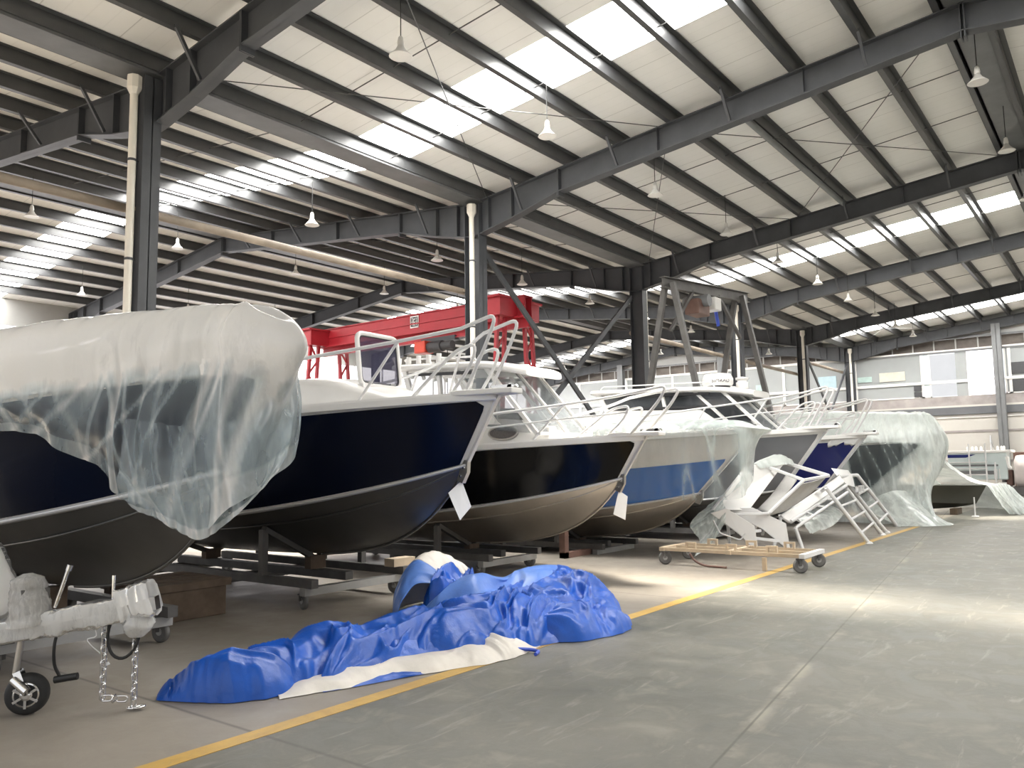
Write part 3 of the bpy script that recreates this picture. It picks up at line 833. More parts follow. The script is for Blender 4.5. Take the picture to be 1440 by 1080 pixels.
def boat(name, hull, label, paint, pv=(.035, .93), cabin=None, rails=True, railh=1.0, trunk=True, midrail=True, cornr=.10, hatch=False, radar=False, eye=True, rfwd=0.0, plate=True, bottom=None, porthole=False, dark_hull=None, helm=False):
    h = hull
    root = thing('boat', (h.Xc, h.Yb + 3, h.zk), label, 'boat', 'boats parked in the row')
    us = h.us()
    hm = bottom or M['hull_alu']
    side = MB(); bot = MB(); pan = MB()
    for s in (-1, 1):
        side.grid([[h.top(s, u, v / 8) for v in range(9)] for u in us], True)
        rows = []
        for u in us:
            t = h.tc + u * (h.L - h.tc); a = h.chine(s, t); k = h.keel(t)
            r = []
            for j in range(9):
                w = j / 8; p = a.lerp(k, w)
                p.x += s * .05 * math.sin(PI * w) * min(1, u * 4); p.z -= .035 * math.sin(PI * w) * min(1, u * 4)
                r.append(p)
            rows.append(r)
        bot.grid(rows, True)
        # painted panel, its forward top corner rounded
        rows = []
        n = 60; mv = 12
        Ht = (h.zs0 - h.zc0)
        for i in range(n):
            rows.append([])
            for j in range(mv + 1):
                v = pv[0] + (pv[1] - pv[0]) * j / mv
                d = (pv[1] - v) * Ht
                u0 = .011
                if d < cornr: u0 += (cornr - math.sqrt(max(0, cornr ** 2 - (cornr - d) ** 2))) / h.L
                u = u0 + (.995 - u0) * (i / (n - 1)) ** 1.7
                rows[-1].append(h.top(s, u, v, .006))
        pan.grid(rows, True)
    tr = [h.top(-1, 1, v / 8) for v in range(9)] + [h.top(1, 1, v / 8) for v in range(8, -1, -1)]
    tr = [h.keel(h.L)] + tr
    side.add(tr, [tuple(range(len(tr)))])
    side.build('topsides', M['white'], parent=root)
    bot.build('hull_bottom', hm, parent=root)
    pan.build('painted_panel', paint, parent=root)
    # trims
    ch = MB(); sr = MB(); gw = MB()
    for s in (-1, 1):
        uu = [(i / 40) ** 1.6 for i in range(41)]
        ch.tube([h.top(s, u, 0, .012) for u in uu], .021, 6)
        pts = []
        for u in uu:
            t = h.tc + u * (h.L - h.tc); p = h.chine(s, t).lerp(h.keel(t), .24); p.x += s * .04 * min(1, u * 4); p.z -= .03 * min(1, u * 4); pts.append(p)
        sr.tube(pts, .012, 6)
        pts = []
        for i in range(41):
            t = (i / 40) ** 1.5 * h.L; pts.append(h.sheer(s, t))
        prof = [(-.05, .045), (.028, .045), (.034, .02), (.034, -.045), (.018, -.055), (-.05, -.03)]
        rows = [[p + Vector((s * a, 0, b)) for a, b in prof + prof[:1]] for p in pts]
        gw.grid(rows, False)
    ch.build('chine_trim', M['trim_alu'], parent=root)
    sr.build('spray_rail', hm, parent=root)
    gw.build('gunwale', M['white'], parent=root)
    st = MB()
    st.beam(h.P(0, -.012, 0, h.zs0), h.P(0, h.tc - .012, 0, h.zc0), .05, .03, (0, 1, .3))
    st.build('stem_trim', M['trim_alu'] if not cabin is None or True else M['white'], parent=root)
    # stem plate forward of the keel
    kp = MB(); kp.tube([h.keel(h.tc + .02 + 2.4 * i / 20) + Vector((0, -.006, -.004)) for i in range(21)], .016, 6)
    kp.build('keel_bar', hm, parent=root)
    # deck
    dk = MB(); rows = []
    for i in range(30):
        t = .02 + (i / 29) ** 1.4 * (h.L - .05); b = h.bs(t) - .01
        rows.append([h.P(0, t, 0, 0) * 1 + Vector((b * (j / 6 - 1) , 0, h.zs(t) + .02 + .04 * (1 - (j / 6 - 1) ** 2) * min(1, b * 2))) for j in range(13)])
    dk.grid(rows, True); dk.build('deck', M['white'], parent=root)
    # bow plate
    bp = MB(); pe = .26 if plate else .06
    z = h.zs0 + .01
    poly = [h.P(0, -.26, .07, z), h.P(0, -.24, -.07, z)]
    P = [(-.10, -pe), (.10, -pe), (.16, 0.0), (.32, .42), (-.32, .42), (-.16, 0.0)]
    bp.prism([(h.Xc + a, h.Yb + b, z - .02 + (0.0 if b > 0 else .012)) for a, b in P], (0, 0, .06))
    bp.build('bow_plate', M['white'], parent=root, bevel=.012)
    bw = MB(); bw.box((h.Xc - .05, h.Yb - pe + .04, z + .04), (h.Xc + .05, h.Yb + .05 + .2 * (not plate), z + .09)); bw.lathe((h.Xc - .05, h.Yb - pe + .06, z + .06), (1, 0, 0), [(.04, 0), (.025, .05), (.04, .1)], 12); bw.build('bow_roller', M['chrome'], parent=root)
    if eye:
        e = MB(); c = h.P(0, h.tc, 0, h.zc0)
        e.prism([c + Vector((-.028, -.05, .05)), c + Vector((-.028, .02, .06)), c + Vector((-.028, .11, -.17)), c + Vector((-.028, .03, -.20)), c + Vector((-.028, -.04, -.08))], (.056, 0, 0))
        e = e.build('bow_eye_bracket', M['alu'], parent=root)
        bl = MB()
        for (a, b) in ((.0, -.03), (.05, -.12)):
            bl.lathe(c + Vector((-.045, a, b)), (1, 0, 0), [(.012, 0), (.016, .01), (.016, .08), (.012, .09)], 8)
        bl.build('bolt', M['chrome'], parent=e)
    # trunk cabin
    def tw(t): return min(.80, .66 * h.bs(t))
    def th(t): return interp(t, [1.0, 1.5, 2.1, 2.6, 5.5], [.0, .16, .36, .42, .45])
    if trunk:
        m = MB(); rows = []
        for i in range(26):
            t = .95 + 4.3 * i / 25; w = tw(t); hh = max(.004, th(t)); z = h.zs(t) + .02
            rows.append([Vector((h.Xc + a * w, h.Yb + t, z + b)) for a, b in ((-1, 0), (-.97, hh * .75), (-.88, hh * .98), (-.5, hh * 1.08), (0, hh * 1.12), (.5, hh * 1.08), (.88, hh * .98), (.97, hh * .75), (1, 0))])
        m.grid(rows, True); m.add(rows[-1], [tuple(range(9))]); m.build('trunk_cabin', M['white'], parent=root)
    if porthole:
        for s in (-1, 1):
            t = 2.0; x = h.Xc + s * (tw(t) * .985 + .006); z = h.zs(t) + .20
            r = MB(); g = MB()
            ring = [Vector((h.Xc + s * (tw(t + .235 * math.cos(a)) * (1.0 - .03 * ((.20 + .10 * math.sin(a)) / (th(t) * .75))) + .014), h.Yb + t + .235 * math.cos(a), z + .10 * math.sin(a))) for a in [2 * PI * k / 28 for k in range(29)]]
            r.tube(ring, .018, 6, False); pr = r.build('porthole', M['alu'], parent=root)
            g.add(ring[:-1], [tuple(range(28))]); g.build('porthole_glass', M['mesh'], parent=pr)
    if cabin:
        c = cabin
        t0, t1, zt, w = c.get('t0', 1.9), c.get('t1', 4.9), h.zs0 + c.get('h', 1.05), .86
        m = MB(); rows = []
        for i in range(21):
            q = i / 20; t = t0 + (t1 - t0) * q
            ww = w * (1 - .45 * (1 - min(1, q * 4)) ** 2)
            zz = zt + .13 * q - .10 * (1 - min(1, q * 3)) ** 2
            ring = []
            for k in range(20):
                a = 2 * PI * k / 20
                ca, sa = math.cos(a), math.sin(a)
                ring.append(Vector((h.Xc + ww * math.copysign(abs(ca) ** .35, ca), h.Yb + t, zz + (.09 if sa > 0 else .05) * math.copysign(abs(sa) ** .7, sa))))
            rows.append(ring + ring[:1])
        m.grid(rows, True); m.add(rows[0][:-1], [tuple(range(20))]); m.add(rows[-1][:-1], [tuple(range(20))])
        m.build('hardtop', M['white'], parent=root)
        zb = lambda t: h.zs(t) + .02 + th(t) * 1.0
        wf = .70
        # windscreen pillars, side windows
        tb, tt = c.get('tb', 1.75), t0 + .35
        for s in (-1, 1):
            m = MB(); m.beam((h.Xc + s * wf, h.Yb + tb, zb(tb)), (h.Xc + s * wf * .95, h.Yb + tt + .25, zt), .05, .06); m.build('pillar', M['white'], parent=root)
            m = MB(); m.beam((h.Xc + s * (wf + .02), h.Yb + tb + .75, zb(tb + .7)), (h.Xc + s * wf, h.Yb + tt + .85, zt + .02), .045, .06); m.build('pillar', M['white'], parent=root)
            m = MB(); m.beam((h.Xc + s * (wf + .02), h.Yb + 3.15, zb(3.1) - .02), (h.Xc + s * wf, h.Yb + 3.25, zt + .04), .05, .07); m.build('pillar', M['white'], parent=root)
            m = MB(); m.beam((h.Xc + s * (wf + .03), h.Yb + t1 - .5, zb(4.4) - .02), (h.Xc + s * wf, h.Yb + t1 - .15, zt + .08), .05, .10); m.build('pillar', M['white'], parent=root)
            # white lower side with glass above
            m = MB(); za = lambda t: zb(t) - .02
            m.prism([(h.Xc + s * (wf + .01), h.Yb + 2.0, za(2.0)), (h.Xc + s * (wf + .01), h.Yb + t1 - .4, za(4.4)), (h.Xc + s * (wf + .01), h.Yb + t1 - .4, za(4.4) + .30), (h.Xc + s * (wf + .01), h.Yb + 2.35, za(2.0) + .24)], (s * .02, 0, 0))
            m.build('side_panel', M['white'], parent=root)
            m = MB(); x = h.Xc + s * (wf - .01)
            m.prism([(x, h.Yb + tb + .12, zb(tb) + .02), (x, h.Yb + t1 - .4, za(4.4) + .02), (x, h.Yb + t1 - .2, zt + .06), (x, h.Yb + tt + .3, zt - .0)], (s * .008, 0, 0))
            gs = m.build('side_window', M[c.get('glass', 'cabin_glass')], parent=root)
            m = MB(); x = h.Xc + s * (wf + .035)
            m.beam((x, h.Yb + 2.3, za(2.2) + .27), (x, h.Yb + t1 - .45, za(4.4) + .32), .012, .05); m.beam((x, h.Yb + tt + .5, zt - .05), (x, h.Yb + t1 - .3, zt + .01), .012, .05)
            m.build('window_seal', M['darkgap'], parent=gs)
        m = MB(); m.beam((h.Xc, h.Yb + tb - .08, zb(tb)), (h.Xc, h.Yb + tt + .2, zt), .05, .05); m.build('pillar', M['white'], parent=root)
        for s in (-1, 1):
            m = MB()
            m.prism([(h.Xc + s * .03, h.Yb + tb - .06, zb(tb)), (h.Xc + s * (wf - .03), h.Yb + tb, zb(tb)), (h.Xc + s * (wf * .95 - .03), h.Yb + tt + .23, zt - .02), (h.Xc + s * .03, h.Yb + tt + .18, zt - .02)], (0, .012, 0))
            m.build('windscreen', M[c.get('screen', 'screen_glass')], parent=root)
        m = MB(); m.beam((h.Xc - wf, h.Yb + tb - .02, zb(tb) + .01), (h.Xc + wf, h.Yb + tb - .02, zb(tb) + .01), .06, .05); m.build('screen_sill', M['white'], parent=root)
        for s in (-1, 1):
            m = MB()
            p0 = Vector((h.Xc + s * .72, h.Yb + t0 + .7, zt + .05)); p1 = Vector((h.Xc + s * .72, h.Yb + t1 - .15, zt + .14))
            m.tube(fillet([p0, p0 + Vector((0, .12, .14)), p1 + Vector((0, -.1, .13)), p1], .06), .016, 7)
            m.build('roof_rail', M['rail'], parent=root)
        if c.get('rods', True):
            for k in range(6):
                x = h.Xc - .7 + 1.4 * k / 5
                m = MB(); m.tube([(x, h.Yb + t1 - .05, zt + .0), (x - .03, h.Yb + t1 + .05, zt + .30)], .035, 9)
                m.lathe((x - .03, h.Yb + t1 + .05, zt + .30), (-.03, .1, .3), [(.045, 0), (.045, .03)], 9); m.build('rod_holder', M['white'], parent=root)
        if c.get('cleats', False):
            for k in range(5):
                m = MB(); x = h.Xc - .74; y = h.Yb + t1 - .05 - .22 * k
                m.tube([(x, y, zt + .16), (x - .02, y - .03, zt + .30)], .04, 8); m.lathe((x - .04, y + .06, zt + .14), (-1, 0, 0), [(.035, 0), (.03, .03)], 8); m.build('rod_holder', M['white'] if k % 2 else M['white_m'], parent=root)
        # deck fittings seen through the rails
        for y, x, zz in ((1.35, -.30, .10), (1.6, .35, .16)):
            m = MB(); m.box((h.Xc + x - .10, h.Yb + y, h.zs(1.4) + .05), (h.Xc + x + .10, h.Yb + y + .22, h.zs(1.4) + .16 + zz)); m.build('deck_fitting', M['white_m'], parent=root, bevel=.03)
        if radar:
            y = h.Yb + t0 + .9
            m = MB(); m.lathe((h.Xc - .15, y, zt + .14), (0, 0, 1), [(.30, 0), (.33, .05), (.33, .16), (.28, .26), (.15, .28), (.01, .285)], 28); rd = m.build('radar_dome', M['white'], parent=root)
            m = MB(); m.lathe((h.Xc - .15, y, zt + .08), (0, 0, 1), [(.26, 0), (.26, .06)], 20); m.build('radar_base', M['darkgap'], parent=rd)
            cu = bpy.data.curves.new('txt', 'FONT'); cu.body = 'SIMRAD'; cu.size = .115; cu.align_x = 'CENTER'; cu.extrude = .001
            tmp = bpy.data.objects.new('txt', cu); COL.objects.link(tmp)
            bpy.context.view_layer.update()
            me = bpy.data.meshes.new_from_object(tmp.evaluated_get(bpy.context.evaluated_depsgraph_get()))
            bpy.data.objects.remove(tmp)
            # wrap the letters round the dome, facing the near side of the hall
            org = ORG[root.name]; a0 = math.radians(215)
            for v in me.vertices:
                a = a0 + v.co.x / .335; zz = zt + .24 + v.co.y
                rr_ = .336 if v.co.y < .05 else .336 - (v.co.y - .05) * .45
                v.co = (h.Xc - .15 + rr_ * math.cos(a) - org.x, y + rr_ * math.sin(a) - org.y, zz - .035 - org.z)
            me.materials.clear(); me.materials.append(M['text'])
            to = bpy.data.objects.new('radar_lettering', me); COL.objects.link(to); to.parent = rd
            m = MB(); m.lathe((h.Xc + .35, y - .35, zt + .10), (0, 0, 1), [(.13, 0), (.13, .14), (.10, .15), (.10, .19), (.14, .20), (.14, .24), (.05, .26)], 18); m.build('antenna_base', M['white'], parent=root)
    if helm:
        m = MB(); m.box((h.Xc - .35, h.Yb + 3.2, h.zs(3) + .3), (h.Xc + .35, h.Yb + 3.6, h.zs(3) + .9)); m.build('console', M['white'], parent=root, bevel=.04)
    # rails
    if rails:
        for s in (-1, 1):
            def rp(t, hh):
                b = max(h.bs(t) - .10, .20)
                return Vector((h.Xc + s * b, h.Yb + t, h.zs(t) + .04 + hh * railh))
            path = [rp(4.7, 0), rp(4.45, .44), rp(3.2, .50), rp(2.2, .55), rp(1.0, .64), rp(.35, .72)]
            pp = path[:2] + smooth_path(path[1:], 5)
            hoop = fillet([rp(.35 - rfwd, .72), rp(-.16 - rfwd, .80), rp(-.02 - rfwd, .52), rp(.30 - rfwd * .6, 0)], .16, 5)
            m = MB(); m.tube(fillet([path[0], path[1], (path[1] + path[2]) / 2], .15, 4) + [Vector(p) for p in smooth_path(path[2:], 5)] + hoop[1:], .021, 8)
            ro = m.build('bow_rail', M['rail'], parent=root)
            for (ta, tb, ha) in ((1.0, 1.42, .63), (2.15, 2.5, .54), (3.3, 3.55, .49)):
                m = MB(); m.tube([rp(ta, ha), rp(tb, 0)], .017, 7); m.lathe(rp(tb, -.01), (0, 0, 1), [(.04, 0), (.035, .015)], 10); m.build('stanchion', M['rail'], parent=ro)
            m = MB(); m.tube(fillet([rp(.85, 0), rp(.42, .50), rp(.12, .52), rp(.22, .28), rp(.48, 0)], .14, 5), .019, 7); m.build('inner_hoop', M['rail'], parent=ro)
            if midrail:
                m = MB(); m.tube([Vector(p) for p in smooth_path([rp(3.45, .26), rp(2.3, .29), rp(1.15, .36), rp(.15, .40)], 5)], .014, 7); m.build('mid_rail', M['rail'], parent=ro)
    if hatch:
        # foredeck hatch standing open: white frame with smoked pane
        c = Vector((h.Xc - .02, h.Yb + 1.80, h.zs(1.8) + .02 + th(1.8) * 1.08)); ax = Vector((1, .06, 0)).normalized(); upv = Vector((0, .12, 1)).normalized()
        w, hh = .35, .64
        pts = [c + ax * a + upv * b for a, b in ((-w, .0), (w, .0), (w, hh), (-w, hh))]
        ring = fillet([(pts[0] + pts[1]) / 2, pts[1], pts[2], pts[3], pts[0], (pts[0] + pts[1]) / 2], .10, 5)
        m = MB(); m.tube(ring, .030, 8); fo = m.build('hatch_frame', M['white'], parent=root)
        gm = MB(); nrm = ax.cross(upv) * .006
        gm.add([p - nrm for p in ring[:-1]] + [p + nrm for p in ring[:-1]], [tuple(range(len(ring) - 1)), tuple(range(2 * len(ring) - 3, len(ring) - 2, -1))]); gm.build('hatch_pane', M['hatch_glass'], parent=fo)
        m = MB(); m.tube([p + (c + upv * hh / 2 - p) * .085 for p in ring], .014, 6); m.build('hatch_seal', M['darkgap'], parent=fo)
        m = MB(); m.box(c + Vector((-.36, -.08, -.06)), c + Vector((.36, .03, .012))); m.build('hatch_sill', M['white'], parent=root, bevel=.01)
        for dx in (-.2, .2):
            m = MB(); m.box(c + ax * dx + Vector((-.04, -.02, -.0)), c + ax * dx + Vector((.04, .04, .05))); m.build('hinge', M['chrome'], parent=fo)
    return root


H1 = Hull(3.50, 4.80, 2.36, .47, 1.62, .55, slope=.085)
H2 = Hull(6.83, 5.42, 2.38, .47, 1.63, .50)
H3 = Hull(10.10, 5.40, 2.00, .39, 1.42, .38)
H4 = Hull(13.40, 5.06, 2.16, 1.05, 1.10, .22)
H5 = Hull(16.70, 4.86, 2.27, .95, 1.05, .30)
H6 = Hull(20.00, 4.94, 2.22, 1.0, 1.00, .26)
H7 = Hull(23.60, 4.22, 2.20, 1.0, .95, .24)
boat('b1', H1, 'navy boat under the big plastic sheet, leftmost in the row', M['navy'], rails=False, plate=False)
boat('b2', H2, 'navy blue boat with an open foredeck hatch and a white card on its bow', M['navy'], hatch=True, midrail=False)
boat('b3', H3, 'glossy black boat with an oval porthole and white hardtop', M['black'], cabin=dict(t0=1.7, t1=4.15, h=1.10, tb=1.35, glass='screen_glass', cleats=True, rods=True), porthole=True, railh=.76, rfwd=.30, bottom=M['hull_bright'])
boat('b4', H4, 'mid blue boat with a white upper band, bow under clear plastic', M['blue_mid'], pv=(.02, .56), cornr=.02, rails=False, plate=False, bottom=M['hull_bright'])
boat('b5', H5, 'grey boat with a radar dome on its hardtop', M['grey_p'], pv=(.02, .92), cabin=dict(t0=1.3, t1=5.0, h=.86, tb=.98, rods=False), radar=True, cornr=.02)
boat('b6', H6, 'deep blue boat with torn white paper at its bow corner', M['blue_dp'], pv=(.02, .90), cornr=.02)
boat('b7', H7, 'dark slate boat draped to the floor in milky plastic', M['slate'], pv=(.02, .93), cornr=.03, rails=False)

# torn paper on the bow of the deep blue boat
m = MB(); rows = []
for i in range(12):
    u = .012 + .085 * i / 11
    lo = .87 - .05 * (.5 + .5 * math.sin(i * 2.1)) - .03 * math.sin(i * .9)
    rows.append([H6.top(-1, u, lo + (.97 - lo) * j / 4, .02) for j in range(5)])
m.grid(rows, True)
tag(m.build('torn_paper', M['paper'], solid=.003), 'torn white paper taped to the bow of the deep blue boat', 'paper')

# white cards on the bows
for hh, lab, dx in ((H2, 'blank white card hanging from the bow of the navy boat', 0), (H3, 'blank white card hanging from the bow of the black boat', 0)):
    c = Vector((hh.Xc, hh.Yb + hh.tc + .06, hh.zc0 - .17))
    a = Vector((-.10, .17, 0)) if hh is H2 else Vector((.16, .04, 0))
    a = Vector((-.16, .04, 0)) if hh is H2 else Vector((.13, -.10, 0))
    m = MB()
    if hh is H2: P = [(0.0, .02), (.62, -.10 - .04), (1.0, -.10), (.0, -.36)]
    p0 = c + Vector((0, 0, 0)); 
    if hh is H2: q = [p0, p0 - Vector((.19, -.03, .13)), p0 + Vector((-.08, -.04, -.43)), p0 + Vector((.10, -.05, -.29))]
    else: q = [p0, p0 + Vector((.14, -.06, -.09)), p0 + Vector((.09, -.04, -.42)), p0 + Vector((-.12, .03, -.33))]
    m.prism(q, (.0, .004, 0)); t = m.build('bow_card', M['paper'])
    tag(t, lab, 'card', 'white cards on the bows')
    s = MB(); s.tube([c + Vector((0, 0, .06)), c + Vector((0, 0, -.01))], .003, 5); s.build('string', M['paper'], parent=t)


# ------------------------------------------------------------------ boat trolleys
def castor(x, y, z0, r, mat, parent, ang=0):
    m = MB(); m.lathe((x - .025 * math.cos(ang), y - .025 * math.sin(ang), r), (math.cos(ang), math.sin(ang), 0), [(r * .8, 0), (r, .008), (r, .042), (r * .8, .05)], 18)
    w = m.build('castor_wheel', mat, parent=parent)
    m = MB(); m.lathe((x - .03 * math.cos(ang), y - .03 * math.sin(ang), r), (math.cos(ang), math.sin(ang), 0), [(r * .35, 0), (r * .35, .06)], 10); m.build('hub', M['trolley_zinc'], parent=w)
    m = MB()
    for s in (-1, 1):
        m.beam((x + s * .04 * math.cos(ang), y + s * .04 * math.sin(ang), r), (x + s * .04 * math.cos(ang), y + s * .04 * math.sin(ang), z0), .05, .006, (math.sin(ang), math.cos(ang), 0))
    m.box((x - .05, y - .05, z0 - .012), (x + .05, y + .05, z0)); m.build('castor_fork', M['trolley'], parent=parent)


def trolley(hull, xw, yf, yr, label, hz=.30, front=None, frame='trolley'):
    X = hull.Xc
    t = thing('boat_trolley', (X, (yf + yr) / 2, 0), label, 'trolley', 'steel trolleys under the boats')
    for s in (-1, 1):
        m = MB(); m.box((X + s * xw - .05, yf - .15, hz - .05), (X + s * xw + .05, yr, hz + .05)); m.build('side_rail', M[frame], parent=t)
    for k, y in enumerate((yf, (yf + yr) / 2, yr - .1)):
        m = MB(); m.box((X - xw - .06, y - .05, hz - .16 if k else hz - .14), (X + xw + .06, y + .05, hz - .05)); m.build('cross_member', M['trolley_zinc'] if k == 0 else M[frame], parent=t)
    m = MB(); m.box((X - .06, yf + .1, hz - .05), (X + .06, yr, hz + .05)); m.build('centre_rail', M[frame], parent=t)
    for y in (yf + .05, yr - .1):
        for s in (-1, 1): castor(X + s * xw, y, hz - .12, .10, M['castor'], t, .25 * s)
    # v supports that follow the hull
    for y in (yf + .75, yr - .8):
        for s in (-1, 1):
            tt = y - hull.Yb
            ch = hull.chine(s, tt); k = hull.keel(tt)
            a = ch.lerp(k, .22) + Vector((s * .04, 0, -.085)); b = ch.lerp(k, .93) + Vector((0, 0, -.07))
            m = MB(); m.beam(a, b, .09, .06, (0, 0, 1)); m.build('support_pad', M['trolley'], parent=t)
            m = MB(); m.beam((a.x, y, hz + .05), (a.x, y, a.z - .01), .08, .08, (0, 1, 0)); m.build('support_post', M['trolley'], parent=t)
    # keel chock
    for y in (yf + .75, yr - .8):
        k = hull.keel(y - hull.Yb)
        if k.z - .02 > hz + .06:
            m = MB(); m.box((X - .12, y - .06, hz + .05), (X + .12, y + .06, k.z - .02)); m.build('keel_chock', M['timber'], parent=t)
    return t

trolley(H1, .70, 7.4, 11.3, 'dark steel trolley under the plastic-wrapped navy boat', .30)
trolley(H2, .73, 7.7, 11.6, 'steel trolley with pale front bar under the hatch-open navy boat', .30)
trolley(H3, .62, 7.85, 11.6, 'steel trolley under the glossy black boat', .26)
trolley(H4, .62, 7.9, 11.2, 'steel trolley under the mid blue boat', .14)
trolley(H5, .62, 7.2, 11.0, 'steel trolley under the grey boat', .20)
trolley(H6, .62, 7.2, 11.0, 'steel trolley under the deep blue boat', .18)
trolley(H7, .62, 6.8, 10.5, 'steel trolley under the plastic-draped slate boat', .18)
# timber blocks on the trolley of the second boat and a stack of dark boards behind the first
m = MB(); m.box((4.55, 8.3, 0.0), (5.45, 9.3, .32)); o = m.build('timber_stack', M['timber'], bevel=.01); tag(o, 'dark stack of boards on the floor between the two navy boats', 'timber')
m = MB()
for k in range(4): m.box((4.5, 8.28 + k * .26, .32), (5.5, 8.50 + k * .26, .40))
m.build('board', M['timber'], parent=o)
m = MB(); m.box((7.42, 7.62, .35), (7.80, 7.80, .45)); tag(m.build('timber_block', M['tan'], origin=(7.6, 7.7, .35)), 'short pale block lying on the trolley end by the tarpaulin', 'timber')
m = MB(); m.box((11.9, 8.0, 0), (12.02, 8.12, .78)); o = m.build('prop_post', M['brown']); tag(o, 'brown steel prop standing on the floor between the black and mid blue boats', 'prop')
b = MB(); b.box((11.9, 8.0, 0), (12.9, 8.12, .10)); b.build('foot_bar', M['brown'], parent=o)
# ------------------------------------------------------------------ draped sheets
def sheet(rows, nu, nv, fold=.03, ff=(7, 2.5), seed=0, dens=None, hem=0.0, flow=None):
    """smooth sheet through rows of control points, with gathered folds; returns (P, D)"""
    R = [[np.array(p, float) for p in r] for r in rows]
    m, n = len(R), len(R[0])
    P = []; 
    for i in range(nu):
        tu = (m - 1) * i / (nu - 1)
        row = [crom([r[j] for r in R], tu) for j in range(n)]
        P.append([crom(row, (n - 1) * j / (nv - 1)) for j in range(nv)])
    P = np.array(P)
    du = np.gradient(P, axis=0); dv = np.gradient(P, axis=1)
    nr = np.cross(du, dv); nr /= (np.linalg.norm(nr, axis=2, keepdims=True) + 1e-9)
    D = np.zeros((nu, nv))
    for i in range(nu):
        for j in range(nv):
            u = i / (nu - 1); v = j / (nv - 1)
            fr = mnoise.noise(Vector((u * ff[0], v * ff[1] * .35, seed)))
            fr2 = mnoise.noise(Vector((u * ff[0] * 2.7 + v * 1.3, v * ff[1], seed + 9)))
            rd = 1 - abs(mnoise.noise(Vector((u * ff[0] * 1.3 - v * .8, v * ff[1] * .6, seed + 4)))) * 2
            amp = fold * (.25 + .75 * v) if flow is None else fold * flow(u, v)
            P[i, j] += nr[i, j] * amp * (fr * 1.1 + fr2 * .5 + .6 * max(0, rd) ** 3)
            D[i, j] = (dens(u, v) if dens else .2) + .30 * max(0, rd) ** 6
            if hem and v > .93: D[i, j] += hem
    return P, D


def film(name, P, D, mat, label, cat='plastic sheet', parent=None):
    m = MB(); m.grid(P.tolist(), True)
    o = m.build(name, mat, parent=parent, recalc=False)
    at = o.data.attributes.new('dens', 'FLOAT', 'POINT')
    at.data.foreach_set('value', D.reshape(-1).astype(np.float32))
    if label: tag(o, label, cat)
    return o


def drape_bow(h, zr, prof, bottoms, aft_l, aft_r, nose=.30):
    """rows running round a bow: port side aft -> nose -> starboard aft"""
    rows = []
    for s, t, zb, out in prof:
        b = h.bs(max(t, 0)); zs = h.zs(max(t, 0)); zt = zr(t)
        if s == 0:
            y = h.Yb + t
            rows.append([(h.Xc, y + .75, zt + .02), (h.Xc + .0, y + .40, zt + .03), (h.Xc, y + .10, zt - .02), (h.Xc, y - .04, (zt + zs) / 2 - .05), (h.Xc, y - .06 + out, zs - .12), (h.Xc, y + .12 + out, (zs + zb) / 2 - .05), (h.Xc, y + .18 + out, zb)])
        else:
            y = h.Yb + t
            bb = max(b, .20)
            rows.append([(h.Xc + s * .02, y + .25, zt + .05), (h.Xc + s * bb * .45, y + .06, zt + .03), (h.Xc + s * (bb * .9), y, zt - .04), (h.Xc + s * (bb + .06), y, (zt + zs) / 2 + .0), (h.Xc + s * (bb + .07), y, zs - .02), (h.Xc + s * (bb + .06 + out), y, (zs + zb) / 2), (h.Xc + s * (bb + .02 + out), y, zb)])
    return rows

# sheet over the bow of the first boat
zr1 = lambda t: interp(t, [-.4, 0, .5, 1.5, 3, 6], [2.62, 2.76, 2.81, 2.79, 2.76, 2.74])
pr1 = [(-1, 6.2, 1.95, .02), (-1, 4.0, 1.95, .02), (-1, 2.6, 1.95, .02), (-1, 2.0, 1.93, .02), (-1, 1.55, 1.88, .02), (-1, 1.22, 1.72, .04), (-1, 1.0, 1.62, .06), (-1, .84, 1.42, .08), (-1, .66, 1.36, .10), (-1, .48, 1.22, .12), (-1, .32, 1.18, .10), (-1, .12, 1.34, .06), (0, -.30, 1.52, .14),
       (1, .10, 1.75, .06), (1, .5, 1.85, .04), (1, 1.2, 1.9, .03), (1, 2.5, 1.9, .02), (1, 6.2, 1.9, .02)]
rows = drape_bow(H1, zr1, pr1, None, 0, 0)
def dens1(u, v):
    top = interp(v, [0, .40, .62, .70, .8, 1], [.90, .87, .78, .12, .03, .06])
    nose = max(0, 1 - abs(u - .66) / .10)
    sk = max(0, min(1, (v - .62) / .06))
    d = top + .26 * max(0, min(1, (u - .55) / .06)) * sk * (1 if u < .74 else .4)
    for (c, sl, w, a) in ((.30, -.22, .010, .30), (.345, -.10, .007, .30), (.385, .02, .014, .42), (.405, .16, .006, .34), (.36, .26, .008, .3), (.25, -.15, .006, .22), (.18, .1, .006, .2), (.47, -.5, .008, .35), (.52, -.28, .006, .25), (.585, -.20, .016, .40), (.62, -.32, .010, .35), (.655, -.1, .009, .3), (.69, -.15, .012, .35)):
        q = 1 - abs(u - c - sl * (v - .68)) / w
        if q > 0: d += a * q ** .7 * sk
    return d
P, D = sheet(rows, 260, 100, .075, (13, 2.6), 3, dens1, hem=.16, flow=lambda u, v: .18 + 1.3 * max(0, v - .5))
film('plastic_sheet', P, D, M['film'], 'large clear plastic sheet wrapping the bow of the leftmost navy boat')

